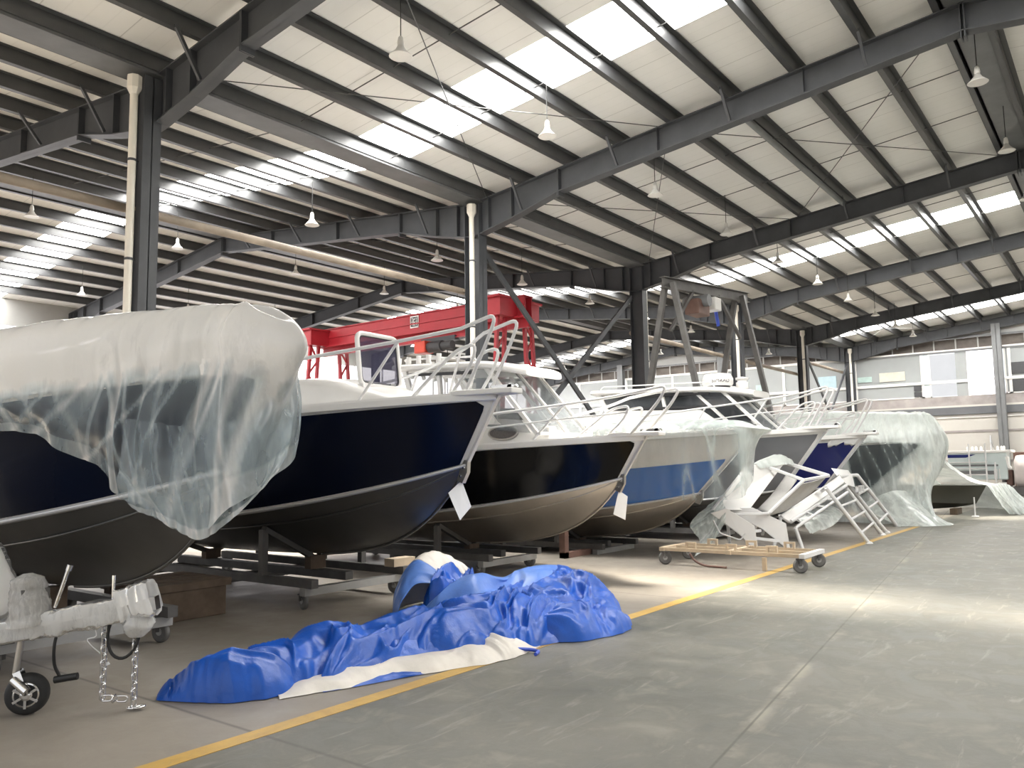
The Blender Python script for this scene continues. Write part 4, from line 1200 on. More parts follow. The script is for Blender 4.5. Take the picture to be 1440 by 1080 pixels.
# gathered loose lap of the same film hanging below the nose
rows = [[(2.85, 5.62, 1.98), (2.80, 5.58, 1.72), (2.78, 5.56, 1.52), (2.86, 5.50, 1.36)],
        [(2.98, 5.42, 1.95), (2.94, 5.34, 1.74), (2.92, 5.30, 1.48), (2.98, 5.30, 1.26)],
        [(3.12, 5.24, 1.92), (3.10, 5.12, 1.70), (3.08, 5.10, 1.44), (3.12, 5.12, 1.14)],
        [(3.28, 5.05, 1.95), (3.28, 4.95, 1.70), (3.26, 4.95, 1.46), (3.26, 5.02, 1.22)],
        [(3.44, 4.86, 2.02), (3.46, 4.80, 1.78), (3.44, 4.80, 1.58), (3.40, 4.86, 1.42)],
        [(3.56, 4.72, 2.10), (3.58, 4.70, 1.90), (3.56, 4.72, 1.72), (3.52, 4.76, 1.60)]]
P, D = sheet(rows, 90, 60, .05, (9, 3), 11, lambda u, v: .10 + .14 * v + .18 * max(0, 1 - abs(u - .62 + .3 * (v - .5)) / .08), hem=.25, flow=lambda u, v: .6)
film('plastic_sheet', P, D, M['film'], 'loose crumpled lap of clear plastic hanging under the leftmost bow')

# sheet over the mid blue boat
zr4 = lambda t: interp(t, [-.4, 0, .6, 1.5, 3, 5], [2.20, 2.28, 2.33, 2.36, 2.38, 2.4])
pr4 = [(-1, 3.6, .85, .0), (-1, 2.6, .95, .01), (-1, 1.8, 1.0, .01), (-1, 1.2, 1.0, .01), (-1, .8, 1.0, .03), (-1, .45, 1.0, .06), (-1, .15, 1.05, .10), (0, -.22, 1.2, .22), (1, .2, 1.4, .06), (1, .8, 1.6, .04), (1, 3.0, 1.7, .02)]
rows = drape_bow(H4, zr4, pr4, None, 0, 0)
P, D = sheet(rows, 160, 70, .05, (10, 3), 21, lambda u, v: interp(v, [0, .4, .6, .68, .8, 1], [.34, .28, .20, .02, .0, .0]) + .5 * max(0, 1 - abs(u - .66) / .13), hem=.0, flow=lambda u, v: .08 + .8 * max(0, v - .5))
film('plastic_sheet', P, D, M['film_w'], 'clear plastic sheet over the bow of the mid blue boat')

# milky sheet over the slate boat, falling to the floor
h = H7
rows = [
 [(h.Xc - .3, 9.5, 3.0), (h.Xc - .9, 9.5, 2.9), (h.Xc - 1.3, 9.5, 2.2), (h.Xc - 1.28, 9.5, 1.6), (h.Xc - 1.25, 9.5, 1.0), (h.Xc - 1.2, 9.5, .5)],
 [(h.Xc - .3, 7.2, 3.0), (h.Xc - .85, 7.2, 2.95), (h.Xc - 1.25, 7.2, 2.2), (h.Xc - 1.25, 7.2, 1.6), (h.Xc - 1.2, 7.2, 1.0), (h.Xc - 1.25, 7.2, .1)],
 [(h.Xc - .2, 6.2, 2.98), (h.Xc - .75, 6.2, 2.92), (h.Xc - 1.10, 6.2, 2.2), (h.Xc - 1.10, 6.2, 1.6), (h.Xc - 1.05, 6.1, .9), (h.Xc - 1.25, 6.0, .04)],
 [(h.Xc - .1, 5.4, 2.95), (h.Xc - .58, 5.4, 2.85), (h.Xc - .85, 5.4, 2.15), (h.Xc - .84, 5.3, 1.6), (h.Xc - .85, 5.2, .9), (h.Xc - 1.15, 5.0, .03)],
 [(h.Xc - .1, 4.8, 2.92), (h.Xc - .40, 4.75, 2.80), (h.Xc - .56, 4.7, 2.12), (h.Xc - .62, 4.6, 1.5), (h.Xc - .75, 4.5, .8), (h.Xc - 1.2, 4.3, .02)],
 [(h.Xc, 4.4, 2.90), (h.Xc - .15, 4.25, 2.75), (h.Xc - .22, 4.08, 2.10), (h.Xc - .35, 4.12, 1.45), (h.Xc - .62, 4.25, .75), (h.Xc - 1.05, 3.95, .02)],
 [(h.Xc + .1, 4.35, 2.88), (h.Xc + .1, 4.12, 2.70), (h.Xc + .1, 3.86, 2.15), (h.Xc + .1, 4.0, 1.5), (h.Xc - .1, 4.32, .85), (h.Xc - .3, 4.5, .35)],
 [(h.Xc + .3, 4.6, 2.88), (h.Xc + .4, 4.4, 2.65), (h.Xc + .5, 4.1, 2.05), (h.Xc + .6, 4.25, 1.5), (h.Xc + .7, 4.5, 1.15), (h.Xc + .7, 4.75, .8)],
 [(h.Xc + .3, 5.6, 2.9), (h.Xc + .6, 5.4, 2.7), (h.Xc + .9, 5.2, 2.05), (h.Xc + 1.2, 5.0, 1.5), (h.Xc + 1.6, 4.8, 1.2), (h.Xc + 1.9, 4.5, 1.0)],
 [(h.Xc + .3, 8.0, 2.9), (h.Xc + .9, 8.0, 2.7), (h.Xc + 1.2, 8.0, 2.05), (h.Xc + 1.2, 8.0, 1.6), (h.Xc + 1.2, 7.8, 1.2), (h.Xc + 1.2, 7.6, 1.0)]]
def dens7(u, v):
    top = interp(v, [0, .42, .5, 1], [.72, .66, .5, .62])
    # clear patch over the dark hull side, opaque strips either side of it
    k = max(0, min(1, (u - .235) / .02)) * max(0, min(1, (.50 - (v - .42) * .55 - u) / .03)) * max(0, min(1, (v - .41) / .03)) * max(0, min(1, (.86 - v) / .04))
    return top * (1 - .95 * min(1, k * 2.5)) + .1 * max(0, 1 - abs(u - .2) / .05)
P, D = sheet(rows, 180, 80, .10, (18, 2.5), 31, dens7, flow=lambda u, v: .25 + .8 * max(0, v - .45))
film('plastic_sheet', P, D, M['film_w'], 'milky plastic sheet draped over the slate boat down to the floor')

rows = [[(21.95, 5.6, .55), (21.75, 5.2, .25), (21.65, 4.7, .015)], [(22.35, 5.0, .85), (22.15, 4.55, .38), (22.0, 4.1, .015)], [(22.9, 4.7, .80), (22.75, 4.2, .34), (22.55, 3.76, .015)], [(23.2, 4.5, .45), (23.1, 4.05, .12), (22.95, 3.72, .012)]]
P, D = sheet(rows, 50, 30, .04, (6, 3), 35, lambda u, v: .62, flow=lambda u, v: .5)
P[..., 2] = np.maximum(P[..., 2], .012)
film('plastic_sheet', P, D, M['film_w'], 'corner of milky plastic spread on the floor before the slate boat')

# low dark dinghy and the sheet that trails from it
Hd = Hull(27.6, 3.55, .86, .3, .32, .10, L=3.2, B=.8, Bc=.7, slope=.0)
rd = thing('dinghy', (27.6, 4.9, 0), 'low dark dinghy half under milky plastic beyond the draped boat', 'boat')
m = MB(); us = Hd.us(24)
for s in (-1, 1):
    m.grid([[Hd.top(s, u, v / 5) for v in range(6)] for u in us], True)
    m.grid([[Hd.chine(s, Hd.tc + u * (Hd.L - Hd.tc)).lerp(Hd.keel(Hd.tc + u * (Hd.L - Hd.tc)), w / 5) for w in range(6)] for u in us], True)
m.grid([[Hd.sheer(-1, u * Hd.L).lerp(Hd.sheer(1, u * Hd.L), k / 6) for k in range(7)] for u in us], True)
m.build('hull', pmat('olive_black_hull', (.045, .045, .035), .35), parent=rd)
m = MB()
for y in (4.4, 6.0): m.box((27.2, y - .1, 0), (28.0, y + .1, .18))
m.build('chock', M['timber'], parent=rd)
m = MB(); m.tube([(26.55, 3.75, .02), (26.55, 3.75, .55)], .02, 7); m.lathe((26.55, 3.75, 0), (0, 0, 1), [(.10, 0), (.08, .03)], 12); o = m.build('prop_stand', M['rail'], origin=(26.55, 3.75, 0)); tag(o, 'short pale prop stand beside the low dark dinghy', 'stand')
rows = [
 [(24.3, 5.2, 2.15), (24.3, 4.6, 2.0), (24.2, 4.2, 1.75), (24.1, 3.95, 1.45)],
 [(25.3, 5.2, 1.80), (25.3, 4.5, 1.68), (25.2, 4.1, 1.52), (25.1, 3.85, 1.22)],
 [(26.3, 5.3, 1.48), (26.2, 4.5, 1.38), (26.1, 3.95, 1.25), (26.0, 3.7, 1.0)],
 [(27.4, 5.4, 1.15), (27.3, 4.4, 1.10), (27.2, 3.75, 1.03), (27.1, 3.45, .88)],
 [(28.4, 5.4, 1.0), (28.3, 4.4, .98), (28.1, 3.6, .92), (27.9, 3.18, .84)],
 [(28.9, 5.3, .9), (28.8, 4.2, .85), (28.5, 3.4, .72), (28.2, 2.9, .45)],
 [(29.5, 5.2, .55), (29.3, 4.0, .40), (29.0, 3.2, .25), (28.6, 2.7, .05)],
 [(30.8, 5.0, .15), (30.4, 3.8, .10), (29.9, 3.0, .06), (29.4, 2.5, .02)],
 [(32.0, 4.8, .03), (31.4, 3.6, .03), (30.7, 2.8, .03), (30.2, 2.3, .02)]]
P, D = sheet(rows, 140, 50, .06, (13, 3), 41, lambda u, v: .62, flow=lambda u, v: .3 + 1.2 * max(0, u - .5))
P[..., 2] = np.maximum(P[..., 2], .012)
film('plastic_sheet', P, D, M['film_w'], 'milky plastic trailing over the low dark dinghy and along the floor')
rows = [[(26.9, 3.45, .90), (27.0, 3.25, .5), (27.3, 3.0, .05)], [(27.3, 3.30, .92), (27.4, 3.05, .5), (27.7, 2.75, .03)], [(27.7, 3.15, .92), (27.9, 2.9, .45), (28.2, 2.55, .03)], [(28.1, 3.0, .85), (28.4, 2.75, .4), (28.8, 2.4, .02)], [(28.4, 2.95, .7), (28.8, 2.65, .35), (29.4, 2.3, .02)]]
P, D = sheet(rows, 70, 36, .07, (12, 2), 47, lambda u, v: .55, flow=lambda u, v: .4 + .6 * v)
P[..., 2] = np.maximum(P[..., 2], .012)
film('plastic_sheet', P, D, M['film_w'], 'pleated milky plastic skirt in front of the low dark dinghy')

# ------------------------------------------------------------------ crumpled tarpaulin
tr = thing('tarpaulin', (5.8, 5.2, 0), 'crumpled blue tarpaulin with white underside heaped across the yellow line', 'tarp')
CL = [(3.42, 5.36), (3.75, 5.30), (4.2, 5.26), (4.8, 5.15), (5.4, 5.02), (6.0, 4.95), (6.6, 4.95), (7.15, 5.02), (7.65, 5.25), (8.05, 5.52), (8.3, 5.75)]
WD = [.12, .26, .36, .38, .44, .58, .72, .76, .66, .50, .22]
HG = [.06, .16, .18, .20, .23, .26, .25, .27, .30, .28, .10]
def band(CL, WD, HG, nu, nw, seed, amp=.10, edge=.05, sharp=1.0):
    P = []
    n = len(CL)
    for i in range(nu):
        t = (n - 1) * i / (nu - 1)
        c = crom(CL, t); c2 = crom(CL, min(n - 1, t + .05)); c1 = crom(CL, max(0, t - .05))
        d = c2 - c1; d /= np.linalg.norm(d); nn = np.array([-d[1], d[0]])
        w = float(np.interp(t, range(n), WD)); hh = float(np.interp(t, range(n), HG))
        row = []
        for j in range(nw):
            a = 2 * j / (nw - 1) - 1
            s = i / (nu - 1)
            p = Vector((c[0], c[1], seed))
            ww = w * (1 + .22 * mnoise.noise(Vector((t * 1.3, math.copysign(1, a) * 5, seed))) + .10 * mnoise.noise(Vector((t * 4, math.copysign(1, a) * 5, seed))))
            x = c[0] + nn[0] * a * ww; y = c[1] + nn[1] * a * ww
            e = 1 - abs(a) ** 2.4
            q = Vector((x, y, 0))
            wq = q + Vector((mnoise.noise(q * 1.3 + Vector((3, 1, seed))), mnoise.noise(q * 1.3 + Vector((7, 2, seed))), 0)) * .6
            wq = Vector((wq.x * .62 + wq.y * .2, wq.y * 1.25 - wq.x * .35, 0))
            f1 = mnoise.noise(wq * 1.5 + Vector((0, 0, seed)))
            r1 = 1 - 2 * abs(mnoise.noise(wq * 2.1 + Vector((0, 0, seed + 2))))
            r2 = 1 - 2 * abs(mnoise.noise(wq * 4.6 + Vector((0, 0, seed + 5))))
            r3 = 1 - 2 * abs(mnoise.noise(wq * 10 + Vector((0, 0, seed + 8))))
            z = hh * 1.08 * (e ** .72) * (1 + .55 * f1) + amp * e ** .4 * (1.0 * max(max(0, r1) ** 1.6, .72 * max(0, r2) ** 1.8 * sharp) + .10 * r3 * sharp - .35)
            z *= min(1.0, min(s, 1 - s) / .09 + .02) ** .6
            z = max(z, .006 + .01 * e)
            g1 = mnoise.noise(wq * 2.6 + Vector((4, 0, seed))); g2 = mnoise.noise(wq * 2.6 + Vector((0, 6, seed)))
            row.append((x + (.05 * f1 + .07 * g1) * e, y + (.05 * r1 + .07 * g2) * e, z))
        P.append(row)
    return P
m = MB(); m.grid(band(CL, WD, HG, 320, 96, 2.0, .155, sharp=1.2), True); m.build('blue_sheet', M['tarp'], parent=tr)
# rolled end at the left
m = MB(); m.grid(band([(3.16, 5.62), (3.34, 5.46), (3.55, 5.26), (3.78, 5.12), (3.95, 5.2)], [.04, .15, .24, .17, .03], [.01, .11, .23, .17, .02], 120, 60, 8.0, .16), True); m.build('blue_roll', M['tarp'], parent=tr)
# front folds
m = MB(); m.grid(band([(6.1, 4.75), (6.5, 4.42), (6.95, 4.32), (7.3, 4.42), (7.6, 4.75)], [.10, .28, .30, .26, .05], [.05, .18, .20, .17, .03], 110, 50, 9.0, .11), True); m.build('blue_fold', M['tarp'], parent=tr)
m = MB(); m.grid(band([(7.0, 4.65), (7.18, 4.5), (7.32, 4.34), (7.38, 4.24)], [.06, .11, .09, .02], [.05, .11, .09, .02], 40, 24, 14.0, .05), True); m.build('blue_fold', M['tarp'], parent=tr)
m = MB(); m.grid(band([(4.4, 5.0), (4.9, 4.88), (5.4, 4.80), (5.8, 4.72)], [.05, .14, .16, .05], [.05, .14, .15, .05], 70, 30, 17.0, .10), True); m.build('blue_fold', M['tarp'], parent=tr)
# faded smooth panel lying over the top at the back
m = MB(); m.grid(band([(6.1, 5.95), (6.6, 5.62), (7.2, 5.50), (7.8, 5.55), (8.3, 5.62)], [.10, .34, .40, .36, .2], [.20, .36, .36, .36, .34], 120, 50, 21.0, .05, sharp=.4), True); m.build('faded_panel', M['tarp_l'], parent=tr)
# raised flap at the back left: white outside, blue within
hp = [(6.62, 6.62), (6.9, 6.75), (7.15, 6.68), (7.3, 6.45), (7.25, 6.2)]
rows = [[(6.2, 6.35, .02), (6.25, 6.30, .22), (6.45, 6.30, .36), (6.7, 6.15, .34)],
        [(6.45, 6.65, .02), (6.50, 6.62, .32), (6.65, 6.5, .50), (6.8, 6.2, .40)],
        [(6.85, 6.85, .02), (6.86, 6.82, .40), (6.90, 6.62, .62), (6.95, 6.28, .40)],
        [(7.25, 6.85, .02), (7.22, 6.80, .40), (7.15, 6.6, .64), (7.08, 6.3, .42)],
        [(7.5, 6.6, .02), (7.45, 6.55, .34), (7.32, 6.42, .52), (7.2, 6.2, .36)],
        [(7.6, 6.3, .02), (7.5, 6.3, .25), (7.4, 6.25, .36), (7.25, 6.1, .30)]]
P, D = sheet(rows, 60, 36, .05, (5, 3), 51, flow=lambda u, v: .5); m = MB(); m.grid(P[18:].tolist(), True); m.build('white_hump', M['tarp_w'], parent=tr, solid=.004)
m = MB(); m.grid(P[:19].tolist(), True); m.build('faded_flap', M['tarp_l'], parent=tr, solid=.004)
m = MB(); m.grid(band([(6.5, 6.05), (6.75, 6.2), (7.0, 6.2), (7.2, 6.05)], [.12, .2, .2, .1], [.25, .34, .34, .28], 50, 30, 55.0, .16), True); m.build('blue_fold', M['tarp'], parent=tr)
# white underside: along the front edge, behind, and at the right end
m = MB(); m.grid(band([(3.66, 4.98), (4.1, 4.90), (4.6, 4.78), (5.1, 4.62), (5.6, 4.52), (6.05, 4.42)], [.10, .17, .18, .22, .27, .08], [.02, .055, .05, .07, .10, .02], 150, 30, 61.0, .045), True); m.build('white_lining', M['tarp_w'], parent=tr)
m = MB(); m.grid(band([(7.3, 6.35), (7.8, 6.25), (8.4, 6.15), (8.9, 6.0)], [.15, .26, .24, .08], [.10, .20, .18, .06], 70, 30, 66.0, .05), True); m.build('white_lining', M['tarp_w'], parent=tr)
m = MB(); m.grid(band([(8.1, 5.2), (8.35, 5.25), (8.55, 5.3), (8.7, 5.36)], [.10, .15, .13, .03], [.05, .12, .11, .02], 40, 24, 69.0, .05), True); m.build('white_lining', M['tarp_w'], parent=tr)
m = MB(); m.grid(band([(3.95, 4.80), (4.4, 4.68), (4.9, 4.54), (5.25, 4.45)], [.03, .06, .06, .02], [.006, .03, .03, .006], 80, 12, 73.0, .015), True); m.build('blue_hem', M['tarp'], parent=tr)
m = MB(); m.tube(smooth_path([(5.2, 4.55, .06), (5.45, 4.40, .04), (5.62, 4.36, .05), (5.78, 4.28, .03), (5.80, 4.20, .02), (5.72, 4.17, .015)], 6), .016, 6); m.build('tie_rope', M['blue_led'], parent=tr)

# ------------------------------------------------------------------ trailer tongue at lower left
tl = thing('boat_trailer', (2.45, 6.05, 0), 'wrapped trailer tongue with small jockey wheel and chains at lower left', 'trailer')
A = Vector((2.02, 6.50, .46)); B = Vector((2.92, 5.50, .69)); dv = (B - A).normalized(); sd = Vector((dv.y, -dv.x, 0)).normalized()
m = MB(); m.beam(A - dv * 1.6, B, .10, .11); m.build('drawbar', M['trolley_zinc'], parent=tl)
def lumpy(c0, c1, r, n=30, k=20, seed=1, amp=.25, sq=.9):
    rows = []; D = []
    c0 = Vector(c0); c1 = Vector(c1); d = (c1 - c0).normalized(); u = d.orthogonal().normalized(); w = d.cross(u)
    for i in range(n):
        q = i / (n - 1); c = c0.lerp(c1, q)
        rr = r(q) if callable(r) else r
        rows.append([])
        for j in range(k + 1):
            a = 2 * PI * (j % k) / k
            dr = u * math.cos(a) + w * math.sin(a)
            nz = mnoise.noise((c + dr * rr) * 14 + Vector((seed, 0, 0))) + .6 * (1 - 2 * abs(mnoise.noise((c + dr * rr) * 26 + Vector((0, seed, 0)))))
            rows[-1].append(c + dr * rr * (1 + amp * nz))
    return rows
def wrapobj(name, rows, parent, d=.75, mat='bubble'):
    P = np.array([[tuple(p) for p in r] for r in rows]); D = np.full(P.shape[:2], d)
    return film(name, P, D, M[mat], None, parent=parent)
def boxy(c0, c1, w, hh, n=44, k=24, amp=.006):
    rows = []; c0 = Vector(c0); c1 = Vector(c1); d = (c1 - c0).normalized(); u = Vector((d.y, -d.x, 0)).normalized(); v = u.cross(d)
    for i in range(n):
        c = c0.lerp(c1, i / (n - 1)); rows.append([])
        for j in range(k + 1):
            a = 2 * PI * (j % k) / k; ca, sa = math.cos(a), math.sin(a)
            p = c + u * (w * math.copysign(abs(ca) ** .4, ca)) + v * (hh * math.copysign(abs(sa) ** .4, sa))
            rows[-1].append(p + (p - c) * (amp / w) * (1.6 * mnoise.noise(p * 9) + .9 * (1 - 2 * abs(mnoise.noise(p * 22)))))
    return rows
wrapobj('tongue_wrap', boxy(A.lerp(B, .50), B - dv * .04, .072, .080, 40, 24, .011), tl, .85)
wrapobj('bar_wrap', boxy(A - dv * .9, A.lerp(B, .52), .072, .075), tl, .8)
wrapobj('coupler_wrap', boxy(B - dv * .10 + Vector((0, 0, .02)), B + dv * .12 + Vector((0, 0, .05)), .095, .11, 26, 22, .014), tl, .9)
wrapobj('coupler_wrap', lumpy(B + dv * .0 + Vector((0, 0, -.20)), B + dv * .02 + Vector((0, 0, .08)), lambda q: .085 * math.sin(PI * min(1, q * 1.1 + .12)) + .01, 22, 18, 12, .3), tl, .85)
m = MB(); m.beam(B - dv * .1, B + dv * .14, .09, .09); m.build('coupler', M['chrome'], parent=tl)
# wrapped winch post standing on the tongue
wc = A + dv * .66
wrapobj('winch_wrap', lumpy(wc + Vector((0, 0, .02)), wc + Vector((-.02, 0.02, .36)), lambda q: .14 - .05 * q - .08 * max(0, q - .9) * 8, 30, 20, 15, .14), tl, .6)
m = MB(); m.beam(wc + Vector((0, 0, .0)), wc + Vector((0, 0, .28)), .06, .06); m.box(wc + Vector((-.09, -.07, .12)), wc + Vector((.09, .07, .26))); m.build('winch_post', M['trolley'], parent=tl)
m = MB(); m.tube([wc + dv * .16 + Vector((0, 0, .10)), wc + dv * .24 + Vector((0, 0, .34))], .014, 8); m.lathe(wc + dv * .24 + Vector((0, 0, .33)), (.2, -.2, 1), [(.02, 0), (.02, .04)], 8); m.build('winch_handle', M['chrome'], parent=tl)
m = MB(); m.tube([B - dv * .16 + Vector((0, 0, .05)), B - dv * .16 + Vector((0, 0, .24))], .012, 8); m.build('lock_pin', M['chrome'], parent=tl)
# jockey wheel
jw = Vector((2.46, 6.02, .137)); ax = Vector((-.55, -.83, 0)).normalized()
m = MB(); m.lathe(jw - ax * .05, ax, [(.078, 0), (.112, -.005), (.130, .015), (.137, .05), (.130, .085), (.112, .105), (.078, .10)], 32); jo = m.build('jockey_wheel', M['rubber'], parent=tl)
m = MB(); m.lathe(jw - ax * .04, ax, [(.02, -.02), (.03, .0), (.078, .01), (.084, .04), (.084, .08), (.078, .095), (.045, .075), (.03, .11), (.02, .115)], 28); m.build('wheel_rim', M['chrome'], parent=jo)
m = MB()
for k in range(6):
    a = 2 * PI * k / 6; u = Vector((0, 0, 1)); w = ax.cross(u)
    m.beam(jw + ax * .062 + (u * math.cos(a) + w * math.sin(a)) * .03, jw + ax * .062 + (u * math.cos(a) + w * math.sin(a)) * .085, .016, .012, tuple(ax))
m.build('spoke', M['chrome'], parent=jo)
m = MB(); post = Vector((jw.x - .06, jw.y + .05, 0))
m.tube([(post.x, post.y, .27), (post.x + .02, post.y - .02, .52)], .021, 12); m.build('jockey_post', M['alu'], parent=tl)
m = MB()
for s in (-1, 1): m.beam(jw + ax * (s * .068), Vector((post.x + .01, post.y - .01, .29)) + ax * (s * .05), .045, .008, tuple(ax))
m.build('wheel_fork', M['chrome'], parent=tl)
m = MB(); m.tube([Vector((post.x, post.y, .24)) + ax * .05, Vector((jw.x + .01, jw.y - .02, .17)) + ax * .10], .030, 12); m.build('fork_sleeve', M['chrome'], parent=tl)
# breakaway cable with plug
pc = A.lerp(B, .62)
m = MB(); m.tube(smooth_path([pc + Vector((0, 0, -.05)), pc + Vector((-.02, 0, -.16)), pc + Vector((-.01, .01, -.28)), pc + Vector((.02, 0, -.36))], 6), .011, 8); cb = m.build('light_cable', M['cable'], parent=tl)
m = MB(); m.tube([pc + Vector((.0, .02, -.385)), pc + Vector((.10, -.09, -.365))], .024, 10); m.build('light_plug', M['cable'], parent=cb)
m = MB(); m.box(pc + Vector((-.03, -.03, -.09)), pc + Vector((.05, .03, -.05))); m.build('cable_clamp', M['alu'], parent=tl)
m = MB(); c = B + Vector((-.06, .05, -.18)); m.tube([c + Vector((sd.x * 0, 0, 0)) + dv * (.105 * math.cos(a)) + Vector((0, 0, .16 * math.sin(a))) for a in [PI * .5 + 2 * PI * k / 26 for k in range(27)]], .011, 8); m.build('brake_hose_loop', M['cable'], parent=tl)
m = MB(); pp = A.lerp(B, .80); m.tube(smooth_path([pp + Vector((-.02, 0, -.05)), pp + Vector((.0, -.02, -.14)), pp + Vector((-.04, .02, -.17)), pp + Vector((.06, -.06, -.30))], 4), .004, 5); m.lathe(pp + Vector((.06, -.06, -.32)), (.3, -.3, -1), [(.01, 0), (.013, .02)], 7); m.build('tie_string', M['bubble'] if False else M['paper'], parent=tl)
# chains
def link_mesh():
    m = MB(); L, R = .019, .0165
    pts = []
    for k in range(9): a = -PI / 2 + PI * k / 8; pts.append((R * math.sin(a) * 0 + R * math.cos(a + PI / 2) * 1.0, 0, L + R * math.cos(a)))
    up_ = [(R * math.cos(a), 0, L + R * math.sin(a)) for a in [PI * k / 8 for k in range(9)]]
    dn = [(R * math.cos(a), 0, -L + R * math.sin(a)) for a in [PI + PI * k / 8 for k in range(9)]]
    m.tube(up_ + dn + up_[:1], .0062, 6, False)
    return m
for ci, (top, nl, lab) in enumerate(((B - dv * .20 + Vector((-.01, .0, -.06)), 10, ''), (B - dv * .045 + Vector((.03, -.03, -.06)), 11, ''))):
    proto = None
    ch = MB(); ch.tube([top + Vector((0, 0, .06)), top + Vector((0, 0, -.012))], .007, 6); cho = ch.build('safety_chain', M['chrome'], parent=tl)
    zz = top.z - .02; step = (zz - .03) / nl if ci else (zz - .09) / nl
    for k in range(nl + (3 if ci == 0 else 2)):
        if k < nl: loc = Vector((top.x, top.y, zz - step * (k + .5))); rot = (0, 0, math.radians(17 if k % 2 else -73))
        else:
            j = k - nl
            if ci == 0: loc = Vector((top.x, top.y, .085)) + dv * (.03 + .05 * j) + Vector((0, 0, -.012 * j)); rot = (PI / 2 * (j % 2), PI / 2, math.atan2(dv.y, dv.x))
            else: loc = Vector((top.x, top.y, .018)) + dv * (.0 + .04 * j); rot = (PI / 2, 0, .6 + j)
        if proto is None:
            proto = link_mesh().build('chain_link', M['chrome'], origin=(0, 0, 0)); o = proto
        else:
            o = proto.copy(); COL.objects.link(o)
        o.parent = cho
        o.location = loc - ORG[tl.name]; o.rotation_euler = rot
        s = (step / .053) if k < nl else 1.0
        o.scale = (1.15, 1.15, s * 1.05)
# the wrapped bow that rests on the tongue
wb = thing('wrapped_bow', (1.85, 6.55, .6), 'bubble-wrapped pale boat bow on the trailer, cut by the left edge', 'boat')
rows = []; 
for i in range(36):
    q = i / 35
    z = .62 + .95 * q
    tip = A + dv * (.69 - .48 * max(0, q - .12) ** .8 - 1.6 * max(0, .12 - q)) ; tip = Vector((tip.x, tip.y, z))
    row = []
    for j in range(25):
        a = (j / 24 - .5) * 2
        back = dv * (-(abs(a) ** 1.3) * 1.6); out = sd * (a * (.12 + .55 * q) * 1.1)
        p = tip + back + out
        nz = mnoise.noise(p * 16) * .012 + mnoise.noise(p * 5) * .02
        row.append(p + dv * nz + sd * nz * (1 if a > 0 else -1))
    rows.append(row)
wrapobj('bow_wrap', rows, wb, .95)
m = MB(); m.grid([[r[j] - dv * .05 for j in range(0, 25, 2)] for r in rows[::3]], True); m.build('bow_shell', M['white'], parent=wb)

# ------------------------------------------------------------------ tan flat trolley on the line
ft = thing('flat_trolley', (12.45, 5.05, 0), 'long tan flat trolley on four wheels crossing the yellow line', 'trolley')
x0, x1, y0, y1, z = 12.06, 12.92, 3.95, 6.2, .24
for x in (x0, x1, (x0 + x1) / 2): 
    m = MB(); m.box((x - .022, y0, z - .022), (x + .022, y1, z + .03)); m.build('long_rail', M['tan'], parent=ft)
for y in (y0, y1, (y0 + y1) / 2):
    m = MB(); m.box((x0 - .05, y - .04, z - .025), (x1 + .05, y + .04, z + .035)); m.build('cross_rail', M['tan'] if y != y0 else M['white_m'], parent=ft)
for x in (x0, x1):
    for y in (y0 + .04, y1 - .04): castor(x, y, z - .03, .105, M['castor'], ft, .5)
for y, x in ((5.72, 12.1), (5.66, 12.8), (5.05, 12.1), (5.0, 12.8), (4.42, 12.12), (4.40, 12.84)):
    m = MB(); m.prism([(x - .03, y - .085, z + .03), (x - .03, y - .055, z + .03), (x - .03, y - .055, z + .10), (x - .03, y + .055, z + .10), (x - .03, y + .055, z + .03), (x - .03, y + .085, z + .03), (x - .03, y + .085, z + .13), (x - .03, y - .085, z + .13)], (.05, 0, 0)); m.build('cradle_block', M['tan'], parent=ft)
m = MB(); m.tube(smooth_path([(12.0, 5.7, .20), (12.0, 5.62, .10), (12.0, 5.45, .03), (12.0, 5.1, .02)], 5), .018, 7); m.build('tow_handle', M['brown'], parent=ft)
m = MB(); m.box((12.0, 4.48, .0), (12.05, 4.54, .2)); m.build('prop_foot', M['tan'], parent=ft)
# ------------------------------------------------------------------ white hardtop frame lying on its side
V = Vector
ht = thing('boat_hardtop', (14.6, 5.5, 0), 'white boat hardtop frame lying on its side behind the tan trolley', 'boat hardtop')
def slab(pts, th, mat, name, parent, bevel=.015):
    pts = [V(p) for p in pts]; n = (pts[1] - pts[0]).cross(pts[-1] - pts[0]).normalized() * th
    m = MB(); m.prism([p - n / 2 for p in pts], n); return m.build(name, M[mat], parent=parent, bevel=bevel)
slab([(14.80, 5.81, 1.56), (15.44, 5.66, 1.53), (16.04, 5.50, 1.62), (14.34, 5.60, .76), (13.50, 5.98, .81), (14.2, 5.92, 1.22)][:1] + [(16.04, 5.52, 1.62), (14.29, 5.62, .76), (13.50, 5.98, .79)], .07, 'white', 'roof_panel', ht)
rows = [[(14.85, 5.86, 1.50), (15.0, 5.74, 1.60), (15.1, 5.66, 1.50)], [(15.3, 5.80, 1.58), (15.5, 5.62, 1.74), (15.6, 5.5, 1.56)], [(15.8, 5.72, 1.60), (15.95, 5.54, 1.76), (16.0, 5.44, 1.58)], [(16.15, 5.62, 1.58), (16.28, 5.46, 1.68), (16.25, 5.38, 1.56)]]
P, D = sheet(rows, 40, 20, .03, (5, 3), 71, lambda u, v: .85); film('panel_wrap', P, D, M['film_w'], None, parent=ht)
